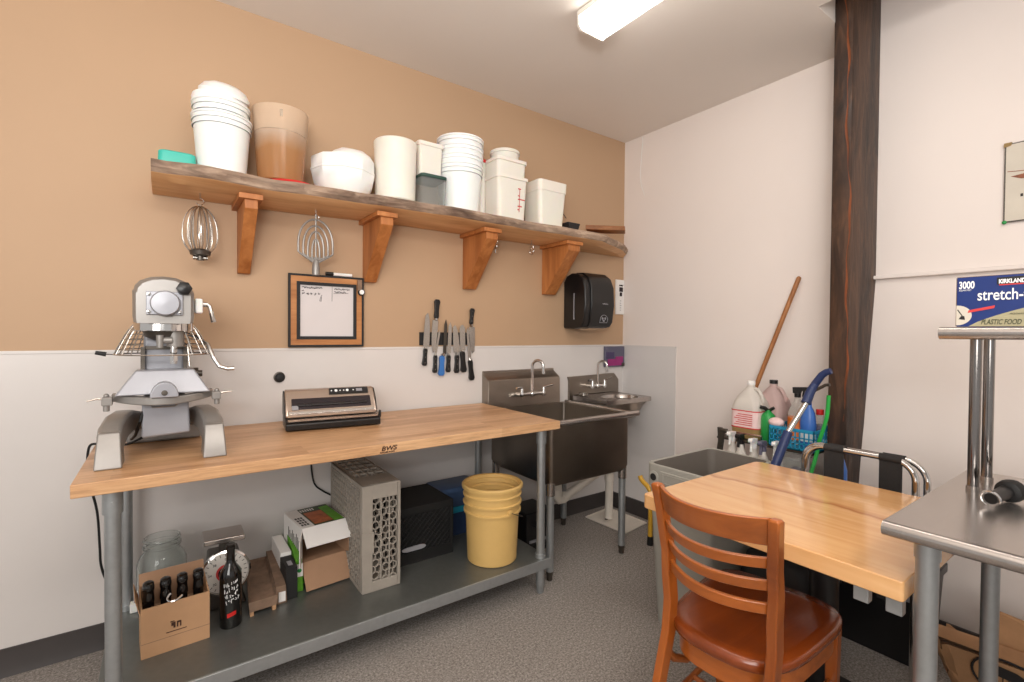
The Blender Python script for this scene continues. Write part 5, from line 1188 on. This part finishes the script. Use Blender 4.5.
def spray(loc, body, lab, trig, label, h=.19, r=.033, face=(-1, 0)):
    t = thing('spray_bottle', loc, label, 'spray bottle'); x, y, z = loc
    MB().lathe([(0, 0), (r - .004, 0), (r, .005), (r, h * .62), (r * .85, h * .75), (.014, h * .92), (.0125, h)], loc, 24).build('bottle_body', body, t)
    if lab: MB().lathe([(r + .0006, h * .10), (r + .0008, h * .12), (r + .0008, h * .55), (r + .0006, h * .57)], loc, 24).build('label', lab, t)
    fx, fy = face; mb = MB().cyl((x, y, z + h), (x, y, z + h + .02), .015, n=14)
    pr_ = [(-.02, .02), (-.022, .05), (.042, .055), (.048, .045), (.046, .036), (.018, .034), (.014, .02)]
    k = len(mb.v); mb.prism(pr_, 'y', -.010, .010)
    mb.prism([(.024, .034), (.032, .034), (.030, .010), (.036, -.012), (.029, -.014), (.022, .008)], 'y', -.006, .006)
    mb.mat(Matrix.Translation((x, y, z + h)) @ Matrix.Rotation(math.atan2(fy, fx), 4, 'Z'), k); mb.build('trigger', trig, t, bev=.001)
    return t
spray((-.300, -1.425, CZ + .0075), M_CLEAR, M_ORLIQ, M_BLACK, 'spray bottle with orange label and black trigger in the turquoise basket', .235, .043, (.1, -1))
t = thing('blue_bottle', (-.30, -1.465, CZ), 'tall blue bottle leaning in the turquoise basket', 'bottle')
mb = MB(); mb.lathe([(0, 0), (.030, 0), (.034, .006), (.036, .12), (.030, .17), (.016, .20), (.014, .222), (0, .224)], (-.345, -1.495, CZ + .0075), 24, sx=.8).build('bottle_body', M_BLUEB, t)
MB().lathe([(.0372, .03), (.0375, .032), (.0372, .075), (.037, .078)], (-.345, -1.495, CZ + .0075), 24, sx=.8).build('white_label', M_PAPER, t)
t = thing('white_capped_bottle', (-.32, -1.51, CZ), 'pale bottle with red cap at the right end of the turquoise basket', 'bottle')
MB().lathe([(0, 0), (.026, 0), (.028, .004), (.028, .12), (.020, .15), (.014, .16)], (-.29, -1.525, CZ + .0075), 20).build('bottle_body', M_CLEAR, t); MB().lathe([(.0165, .16), (.0165, .185), (0, .186)], (-.29, -1.525, CZ + .0075), 20).build('cap', M_RED, t)
MB().lathe([(.0285, .05), (.0285, .11)], (-.29, -1.525, CZ + .0075), 20).build('label', M_SLATE, t)
mb = MB().ball((-.405, -1.372, CZ + .118), .030, 16, (1, 1.25, .8)); tag(mb.build('sponge_ball', M_PINKL), 'pale rolled cleaning cloth on the left corner of the turquoise basket', 'cloth')
# spray bottles standing on the lower tier in front
LZ = .488; LB = .560; MB().box(-.575, -.41, -1.552, -1.15, .4875, LB - .0005).build('riser', M_GREYP, bpy.data.objects['supply_cart']); g = 'spray bottles on the lower tier of the cart'
for k, (y, x, tr, lb, h_) in enumerate(((-1.175, -.500, M_WPL, 'white trigger bottle at the left of the lower tier of the cart', .215), (-1.232, -.520, M_BLACK, 'spray bottle with black trigger on the lower tier of the cart', .215),
                              (-1.289, -.500, M_WPL, 'clear spray bottle with white trigger beside the black trigger one', .20), (-1.346, -.52, M_SLATE, 'spray bottle with navy label on the lower tier of the cart', .20), (-1.403, -.50, M_WPL, 'cloudy white bottle on the lower tier nearest the clear tub', .205))):
    s_ = spray((x, y - .02, LB), M_JUGW, M_PAPER if k != 3 else M_SLATE, tr, lb, h_ - .03, .029, (-1, -.1)); s_['group'] = g
t = thing('clear_tub', (-.49, -1.495, LB), 'clear plastic tub with rags on the lower tier behind the steel tube handle', 'tub')
mb = MB(); tub(mb, .068, .055, .175, .88, .02, .0025, -.49, -1.492, LB + .0005, .005, .01); mb.build('tub_body', M_CLEAR, t)
mb = MB().ball((-.505, -1.49, LB + .05), .040, 14, (1, 1, .8)).ball((-.47, -1.50, LB + .085), .036, 14, (1, 1, .9)); mb.build('rags', M_SLATE, t)
# broom
t = thing('broom', (-.25, -1.18, .0), 'wooden broom handle leaning on the right wall', 'broom')
pA, pB = Vector((-.085, -1.108, 1.025)), Vector((-.022, -1.298, 1.622)); d = (pB - pA)
p0 = pA - d * (1.0 / .6) * .98; p0 = Vector((pA.x - d.x * 1.55, pA.y - d.y * 1.55, pA.z - d.z * 1.55))
MB().cyl(p0, pB, .0125, n=14).ball(pB, .0125, 12).build('handle', M_BROOM, t)
MB().hexa([(p0.x - .02, p0.y - .14, .0), (p0.x + .02, p0.y - .14, .0), (p0.x + .02, p0.y + .14, 0), (p0.x - .02, p0.y + .14, 0)], [(p0.x - .012, p0.y - .09, p0.z + .02), (p0.x + .012, p0.y - .09, p0.z + .02), (p0.x + .012, p0.y + .09, p0.z + .02), (p0.x - .012, p0.y + .09, p0.z + .02)]).build('bristles', M_BINI, t)
# blue handled vacuum wand
t = thing('blue_wand', (-.55, -1.40, 0), 'blue gripped steel tool handle leaning in front of the turquoise basket', 'tool handle')
q0, q1, q2, q3, q4, q5 = (-.668, -1.488, .690), (-.58, -1.509, .856), (-.50, -1.549, .988), (-.45, -1.566, 1.076), (-.45, -1.595, 1.12), (-.45, -1.612, 1.134)
MB().cyl((-.72, -1.495, .02), q0, .012, n=12).build('lower_tube', M_CHROME, t)
MB().tube([q0, q1], .020, 14).build('lower_grip', M_BLUEH, t); MB().tube([q1, q2], .0125, 14).build('steel_tube', M_CHROME, t)
MB().tube([q2, (-.475, -1.555, 1.035), q3, q4, q5, (-.45, -1.632, 1.141)], [.021, .020, .017, .016, .015, .014], 14).build('upper_grip', M_BLUEH, t)
MB().tube([(-.452, -1.558, 1.04), (-.45, -1.585, 1.058), (-.45, -1.61, 1.075), (-.45, -1.628, 1.078)], .007, 8).build('trigger_bar', M_IRON, t)
# green hose
mb = MB().tube(smooth([(-.46, -1.628, 1.03), (-.463, -1.625, .95), (-.466, -1.615, .89), (-.47, -1.597, .82), (-.478, -1.590, .76), (-.50, -1.584, .70), (-.56, -1.580, .60), (-.61, -1.575, .48), (-.62, -1.575, .30), (-.615, -1.57, .05), (-.62, -1.58, .012)], 4), .0085, 10)
tag(mb.build('green_hose', M_GREENH), 'bright green hose looping down beside the turquoise basket', 'hose')
mb = MB().lathe([(0, 0), (.04, 0), (.045, .01), (.045, .30), (.03, .36), (.018, .40), (0, .402)], (-.415, -1.645, .3905), 20, sx=.75)
tag(mb.build('tall_blue_jug', M_BLUEB), 'blue container standing between the green hose and the post', 'container'); 
mb = MB().box(-.42, -.335, -1.655, -1.562, .0, .518) if False else None

# ============================================================ FOLDING FRAME WITH STRAPS
t = thing('folding_cart_frame', (-.70, -1.82, 0), 'folded chrome tube frame with black straps behind the wooden table', 'folding cart')
def loop_frame(x, ya, yb, zt, r, xb):
    pts = [(xb, ya + .01, .02), (x, ya, zt - .10)]
    pts += [(x, ya - .07 + .07 * cos(a), zt - .07 + .07 * sin(a)) for a in [pi / 2 * i / 8 for i in range(9)]]
    pts += [(x, yb + .07 - .07 * sin(a), zt - .07 + .07 * cos(a)) for a in [pi / 2 * i / 8 for i in range(9)]]
    pts += [(x, yb, zt - .10), (xb - .04, yb - .0, .02)]
    return pts
MB().tube(loop_frame(-.690, -1.635, -2.005, .840, .012, -.64), .0115, 12).build('front_frame', M_CHROME, t)
MB().tube(loop_frame(-.655, -1.612, -2.030, .838, .012, -.58), .0115, 12).build('rear_frame', M_CHROME, t)
for ya, yb in ((-1.705, -1.775), (-1.895, -1.965)):
    st = MB().box(-.700, -.684, yb, ya, .30, .842).build('strap', M_STRAP, t, bev=.003)
    MB().cyl((-.690, ya, .840), (-.690, yb, .840), .0155, n=16).cyl((-.655, ya, .838), (-.655, yb, .838), .0145, n=16).build('strap_loop', M_STRAP, st)
# black tote below, black bag
t = thing('black_bin', (-.46, -1.86, 0), 'black plastic bin with grey clips on the floor under the table', 'bin')
mb = MB(); loft(mb, [[(a, b_, z) for a, b_ in rrect(-.535 - e * .6, -.35 + e * .3, -2.0 - e, -1.632 + e, .03)] for z, e in ((0, 0), (.36, .02), (.36, .03), (.39, .03))]); mb.build('bin_body', M_BLACK, t, bev=.003)
# (clips)
for y in (-1.86, -1.955): MB().box(-.578, -.566, y - .022, y + .022, .27, .37).build('clip', M_GREYP, t, bev=.003)
t = thing('black_drum', (-1.00, -1.75, 0), 'black padded bag on the floor behind the chair', 'bag')
mb = MB(); loft(mb, [[(a, b_, z) for a, b_ in rrect(-.995 - e, -.74 + e, -1.80 - e, -1.49 + e, .06)] for z, e in ((0, -.02), (.05, 0), (.30, .0), (.40, -.02), (.43, -.05))]); mb.build('bag_body', M_BLACKM, t, ang=50)
MB().tube([(-.87, -1.70, .42), (-.87, -1.69, .48), (-.87, -1.64, .50), (-.87, -1.59, .47), (-.87, -1.58, .42)], .008, 8).build('bag_handle', M_STRAP, t)
t = thing('paper_sack', (-.93, -1.56, 0), 'white printed packet sticking up behind the chair under the table', 'packet')

bpy.data.objects.remove(t)

# ============================================================ WOODEN TABLE
WX0, WX1, WY1, WY0, WZ, WB = -1.572, -.805, -1.482, -2.212, .75, .703
t = thing('wooden_table', (-1.19, -1.85, 0), 'square lacquered blond wood table with rounded corners', 'table')
mb = MB(); L = []
for cxx, cyy, a, r_ in ((WX1 - .03, WY1 - .03, 0, .03), (WX0 + .02, WY1 - .02, pi / 2, .02), (WX0 + .008, WY0 + .008, pi, .008), (WX1 - .01, WY0 + .01, 1.5 * pi, .01)):
    L += [(cxx + r_ * cos(a + pi / 2 * i / 5), cyy + r_ * sin(a + pi / 2 * i / 5)) for i in range(6)]
loft(mb, [[(a, b_, z) for a, b_ in L] for z in (WB, WZ)]); mb.build('table_top', M_MAPLE, t, bev=.0035, seg=3)
MB().cyl((-1.05, -1.85, .03), (-1.05, -1.85, WB - .03), .045, n=24).build('column', M_BLACK, t)
mb = MB().box(-1.30, -.86, -1.88, -1.82, WB - .03, WB - .0005).box(-1.08, -1.02, -2.12, -1.58, WB - .031, WB - .0005); mb.build('top_spider', M_BLACKM, t, bev=.004)
mb = MB()
for a in (0, pi / 2, pi, 1.5 * pi): 
    k = len(mb.v); mb.hexa([(.0, -.04, 0), (.2, -.03, 0), (.2, .03, 0), (0, .04, 0)], [(0, -.035, .06), (.2, -.022, .022), (.2, .022, .022), (0, .035, .06)]); mb.mat(Matrix.Translation((-1.05, -1.85, .001)) @ Matrix.Rotation(a, 4, 'Z'), k)
mb.build('cross_base', M_BLACKM, t, bev=.005)
for y in (-2.125, -2.19): MB().box(-1.555, -1.53, y - .016, y + .016, WB - .040, WB - .0005).build('steel_bracket', M_GALV, t, bev=.002)

# ============================================================ CHAIR
t = thing('ladder_back_chair', (-1.45, -1.84, 0), 'cherry stained wooden ladder back chair pulled up to the table', 'chair')
def pl(z, tab):
    for (z0, v0), (z1, v1) in zip(tab, tab[1:]):
        if z0 <= z <= z1: return v0 + (v1 - v0) * (z - z0) / (z1 - z0)
    return tab[-1][1]
PX = ((0, -1.77), (.20, -1.70), (.40, -1.662), (.50, -1.660), (.66, -1.690), (.80, -1.745), (.90, -1.792))
PL = ((0, -1.64), (.23, -1.652), (.42, -1.664), (.60, -1.672), (.75, -1.688), (.90, -1.710))
PR = ((0, -1.955), (.23, -1.965), (.42, -1.972), (.60, -1.985), (.75, -2.005), (.90, -2.038))
def rear_post(tab):
    loops = []
    for z in (0, .1, .2, .3, .4, .5, .58, .66, .73, .80, .85, .876, .883):
        hx_ = .021 if z < .6 else .021 - .006 * (z - .6) / .3; hy_ = .0135
        if z < .25: hx_ = .016 + .005 * z / .25
        if z > .88: hx_ -= .004; hy_ -= .003
        x, yy = pl(z, PX), pl(z, tab); loops.append([(x - hx_, yy - hy_, z), (x + hx_, yy - hy_, z), (x + hx_, yy + hy_, z), (x - hx_, yy + hy_, z)])
    mb = MB(); loft(mb, loops); return mb.build('rear_post', M_CHAIR, t, bev=.005, seg=3, ang=60)
rp1 = rear_post(PL); rp2 = rear_post(PR)
MB().lathe([(.007, 0), (.007, .002), (0, .0025)], (pl(.40, PX) - .021, pl(.4, PR), .40), 12, (-1, 0, 0)).build('bolt', M_BLACKM, rp2)
def slat(z, hgt, bow=.045, thick=.016, top=False):
    mb = MB(); loops = []
    for i in range(19):
        q = i / 18; k = 1 - (2 * q - 1) ** 2; lp = []
        for zz, dx in ((z + (.010 * k if top else 0), -1), (z + (.010 * k if top else 0), 1), (z + hgt, 1), (z + hgt, -1)):
            z_ = min(zz, .89); yl, yr = pl(z_, PL) - .011, pl(z_, PR) + .011
            lp.append((pl(z_, PX) - bow * k + dx * thick / 2, yl + (yr - yl) * q, zz))
        loops.append(lp)
    loft(mb, loops); return mb.build('crest_rail' if top else 'back_slat', M_CHAIRY, t, bev=.004, seg=3, ang=60)
slat(.802, .080, top=True, bow=.075); slat(.735, .032, bow=.072); slat(.668, .032, bow=.068); slat(.600, .032, bow=.062)
CRZ = RAD(5); CC = (-1.43, -1.80, 0)
def seat_loop(k, z):
    out = []
    for i in range(48):
        a = 2 * pi * i / 48; c_, s_ = cos(a), sin(a); e = .5
        x = (abs(c_) ** e) * (1 if c_ > 0 else -1); y = (abs(s_) ** e) * (1 if s_ > 0 else -1)
        X = -1.420 + .240 * x * k; wv = .196 + .020 * x
        Y = -1.795 + wv * y * k
        if x < 0: X -= .030 * (1 - y * y) * (-x)
        out.append((X, Y, z))
    return out
mb = MB(); loft(mb, [seat_loop(.95, .405), seat_loop(.99, .412), seat_loop(1.0, .424), seat_loop(.995, .437), seat_loop(.965, .443), seat_loop(.80, .440), seat_loop(.5, .433), seat_loop(.15, .432)]); mb.rotz(CRZ, CC); mb.build('seat', M_SEAT, t, ang=60)
mb = MB(); A = [p[:2] for p in seat_loop(.91, 0)]; B = [p[:2] for p in seat_loop(.82, 0)]
loft(mb, [[(a, b_, .345) for a, b_ in A], [(a, b_, .406) for a, b_ in A], [(a, b_, .406) for a, b_ in B], [(a, b_, .345) for a, b_ in B], [(a, b_, .345) for a, b_ in A]], False, False); mb.rotz(CRZ, CC); mb.build('apron', M_CHAIRY, t, ang=60)
for yb in (-1.615, -1.965):
    mb = MB(); loft(mb, [[(-1.245 - h_, yb - h_, z), (-1.245 + h_, yb - h_, z), (-1.245 + h_, yb + h_, z), (-1.245 - h_, yb + h_, z)] for z, h_ in ((0, .013), (.34, .018), (.405, .019))]); mb.rotz(CRZ, CC); mb.build('front_leg', M_CHAIR, t, bev=.004)
for y, tab in ((-1.600, PL), (-1.955, PR)):
    yr_ = pl(.2, tab)
    mb = MB().tube([(-1.675, yr_, .345), (-1.62, yr_, .29), (-1.55, yr_ + .003, .255), (-1.42, (yr_ + y) / 2, .235), (-1.25, y + .008, .230)], [.014, .013, .012, .012, .012], 10); mb.build('side_brace', M_CHAIRY, t)
    MB().cyl((-1.71, yr_, .15), (-1.25, y + .008, .15), .010, n=12).build('stretcher', M_CHAIRY, t)
MB().cyl((-1.47, -1.628, .15), (-1.47, -1.955, .15), .009, n=12).build('stretcher', M_CHAIRY, t)

# ============================================================ STEEL TABLE WITH OVERSHELF
GX0, GX1, GY1, GY0, GZ = -1.618, -.885, -2.182, -3.55, .89
t = thing('steel_table', (-1.25, -2.85, 0), 'stainless steel work table with raised upper shelf at the right edge', 'work table')
mb = MB(); mb.box(GX0 + .014, GX1, GY0, GY1, GZ - .004, GZ).box(GX1 - .004, GX1, GY0, GY1, GZ - .04, GZ - .004).box(GX0 + .014, GX1, GY1 - .003, GY1, GZ - .035, GZ - .004); mb.build('steel_top', M_SS, t, bev=.0015)
MB().tube([(GX0 + .014, GY0, GZ - .0165), (GX0 + .014, GY1, GZ - .0165)], .0165, 20).build('rolled_edge', M_SS, t)
MB().box(GX0 + .10, GX1 - .10, GY0 + .05, GY1 - .06, GZ - .045, GZ - .0045).build('under_channel', M_GALV, t)
for x in (-1.555, -.945):
    for y in (-2.248, -3.45):
        lg = MB().cyl((x, y, .04), (x, y, GZ - .005), .0207, n=24).build('leg', M_GALV, t)
        MB().cyl((x, y, GZ - .075), (x, y, GZ - .006), .0235, n=24).build('socket', M_GALV, lg); MB().lathe([(.014, 0), (.018, .004), (.018, .03), (.0215, .036), (.0215, .05)], (x, y, 0), 20).build('foot', M_GALV, lg)
for x in (-1.150, -1.000):
    for y in (-2.244, -3.45):
        p = MB().cyl((x, y, GZ), (x, y, 1.297), .0125, n=20).build('upright', M_UPR, t); MB().cyl((x, y, GZ + .0002), (x, y, GZ + .012), .0150, n=20).build('upright_base', M_SS, p)
us = MB().box(-1.245, -.905, GY0, -2.192, 1.315, 1.3265).build('upper_shelf', M_SS, t, bev=.001)
MB().tube([(-1.245, GY0, 1.3105), (-1.245, -2.190, 1.3105)], .0162, 20).tube([(-.905, GY0, 1.3105), (-.905, -2.190, 1.3105)], .0160, 20).build('shelf_rolled_edge', M_SS, us)
MB().box(-1.245, -.905, -2.196, -2.192, 1.297, 1.315).build('shelf_end', M_SS, us)

# stretch film box
FX, FYL, FZ0, FZ1 = -1.205, -2.214, 1.3275, 1.457
t = thing('food_film_box', (-1.15, -2.40, FZ0), 'blue and khaki box of plastic food wrap on the upper steel shelf', 'box')
FB = -.925; LEN = .36
FX1 = FX + .125; LEN = .29
MB().box(FX, FX1, FYL - LEN, FYL, FZ0, FZ1).build('carton', M_BOXBLUE, t, bev=.0015)
MB().box(FX - .0004, FX1, FYL, FYL + .0012, FZ0 + .001, FZ1 - .001).build('brown_end', M_CARDD, t); MB().box(FX, FX1, FYL - LEN, FYL, FZ1, FZ1 + .001).build('brown_top', M_CARDD, t)
def fpt(u, v): return (FYL - u * .8, FZ0 + v)
def fprism(poly, e, nm, m_, par=None): return MB().prism([fpt(u, v) for u, v in poly], 'x', FX - e, FX - e + .0004).build(nm, m_, par or t)
sw = [(.030, .001)] + [(.030 + .33 * q, .001 + .070 * sin(q * 1.6) ** .8) for q in [i / 16 for i in range(1, 17)]] + [(.36, .001)]
fprism(sw, .0006, 'khaki_swoosh', M_BOXTAN)
circ = [(.0, .004)] + [(.002 + .036 * cos(a), .030 + .026 * sin(a)) for a in [-pi / 2 + pi * i / 14 for i in range(15)]] + [(.0, .056)]
fprism(circ, .0010, 'pale_medallion', M_PICPAP); fprism([(.006, .020), (.012, .028), (.020, .028), (.022, .018)], .0014, 'medallion_picture', M_INK); fprism([(.002, .044), (.014, .028), (.016, .029), (.004, .046)], .0014, 'medallion_line', M_INK)
fprism([(.028, .036), (.090, .047), (.092, .054), (.030, .043)], .0014, 'red_ribbon', M_REDL)
fprism([(.095, .106), (.36, .110), (.36, .1285), (.095, .1235)], .0010, 'black_banner', M_INK)
def ftext(body, u, v, size, m_, nm, shear=0, sx=1, e=.0016, bold=0): return text(nm, body, size, m_, t, face_mx((FX - e, FYL - u * .8, FZ0 + v), (0, -1, 0), (0, 0, 1)), shear=shear, sx=sx * .82, ext=.0002, bold=bold)
ftext('3000', .005, .100, .026, M_TEXTW, 'number_print', sx=.72, bold=.0007); ftext('SQUARE FEET', .006, .0935, .006, M_TEXTW, 'small_print', sx=.8)
ftext('stretch-tite', .050, .068, .040, M_TEXTW, 'title_print', sx=.80, bold=.0004); ftext('KIRKLAND', .099, .109, .014, M_TEXTW, 'brand_print', sx=.85, bold=.0006)
fprism([(.10, .1035), (.17, .1045), (.17, .1075), (.10, .1065)], .0013, 'red_underline', M_REDL)
ftext('PLASTIC FOOD WRAP', .060, .006, .018, M_TEXTG, 'description_print', shear=.25, sx=.72, bold=.0003); ftext('MICROWAVE SAFE', .125, .030, .006, M_TEXTG, 'note_print', sx=.9)

# black gripped tool lying on the steel table
t = thing('gripped_tool', (-1.10, -2.40, GZ), 'black gripped steel tool lying on the steel table', 'tool')
a0_, a1_, a2_, a3_ = Vector((-1.300, -2.303, GZ + .022)), Vector((-1.225, -2.318, GZ + .028)), Vector((-1.185, -2.328, GZ + .030)), Vector((-1.06, -2.36, GZ + .034))
MB().tube([a0_, a1_, a2_], [.013, .016, .015], 16).build('grip', M_BLACK, t)
MB().lathe([(.016, 0), (.026, .006), (.028, .02), (.026, .034), (.016, .04)], a1_, 20, a2_ - a1_).build('collar', M_RUBBER, t); MB().tube([a2_, a3_, a3_ + (a3_ - a2_) * 1.5], [.010, .010, .012], 14).build('shaft', M_CHROMEB, t)
dd = (a1_ - a0_).normalized(); ax_, uu, ww = basis(dd)
MB().tube([a0_ + uu * .018 * cos(q) + ww * .018 * sin(q) for q in [2 * pi * .72 * i / 16 + 2.0 for i in range(17)]], .0028, 8).build('end_ring', M_CHROME, t)

# paper bag under the steel table
t = thing('paper_bag', (-.55, -2.35, 0), 'crumpled brown paper bag with black oval print on the floor under the steel table', 'bag')
rb = random.Random(9); mb = MB(); loops = []
NB = 36
ks = [rb.uniform(-.014, .014) for _ in range(400)]
for j in range(9):
    q = j / 8; L_ = rrect(-.74 + .035 * (1 - q) ** 1.5, -.60, -2.70, -2.06 - .10 * (1 - q) ** 1.3, .05, 8)
    lp = []
    for i, (a, b_) in enumerate(L_):
        n_ = ks[(j * 7 + i * 3) % 400] * (1 if 0 < j else .2); lp.append((a + n_ * .6, b_ + n_, max(.001, .255 * q + n_ * .5 - (.02 if (j == 8 and i % 4 == 0) else 0) + .03 * q * sin(b_ * 9))))
    loops.append(lp)
loft(mb, loops, True, True); bag = mb.build('bag_body', M_KRAFT, t, ang=20)
mb = MB(); loft(mb, [[(-.62, -2.22, .24), (-.60, -2.65, .24), (-.597, -2.65, .24), (-.617, -2.22, .24)], [(-.58, -2.18, .36), (-.52, -2.65, .29), (-.517, -2.65, .29), (-.577, -2.18, .36)]]); mb.build('top_flap', M_KRAFT, t)
mb = MB(); c_ = (-.752, -2.262, .215)
mb.tube([(c_[0], c_[1] + .085 * cos(a), c_[2] + .060 * sin(a)) for a in [2 * pi * i / 32 for i in range(32)]], .0035, 6, True)
mb.prism([(c_[1] + .07, c_[2] + .02), (c_[1] + .03, c_[2] + .035), (c_[1] - .02, c_[2] + .032), (c_[1] - .07, c_[2] + .01), (c_[1] - .05, c_[2] - .002), (c_[1] + .04, c_[2] + .004)], 'x', c_[0] - .001, c_[0] + .001)
for k in range(8): y_ = c_[1] + .04 - .014 * k; mb.tube([(c_[0], y_, c_[2] + .002), (c_[0], y_ - .006 + .003 * k, c_[2] - .02), (c_[0], y_ + .004, c_[2] - .036)], .0015, 5)
mb.build('oval_print', M_INK, t)

# art print on the right wall
t = thing('art_print', (0, -2.25, 1.787), 'pale art print with rust coloured figure clipped to the right wall', 'picture')
MB().box(-.012, -.001, -2.50, -2.108, 1.787, 2.118).build('backing', M_IRON, t); MB().box(-.0135, -.0121, -2.496, -2.113, 1.792, 2.113).build('print_paper', M_PICPAP, t)
mb = MB().prism([(-2.128, 1.978), (-2.16, 1.962), (-2.20, 1.958), (-2.26, 1.965), (-2.26, 1.99), (-2.21, 1.985), (-2.18, 1.995), (-2.165, 1.982)], 'x', -.0145, -.0136).prism([(-2.118, 2.002), (-2.17, 1.995), (-2.17, 1.992), (-2.118, 1.999)], 'x', -.0145, -.0136); mb.build('printed_figure', M_PICBR, t)
MB().box(-.0142, -.0136, -2.166, -2.158, 1.888, 1.90).build('printed_dot', M_INK, t)
MB().ball((-.014, -2.112, 1.788), .008, 12, (.6, 1, 1)).build('green_clip', M_GREENB, t); MB().prism([(-2.106, 2.122), (-2.106, 2.105), (-2.128, 2.108), (-2.130, 2.122)], 'x', -.017, -.0005).build('brass_clip', M_JUGA, t)
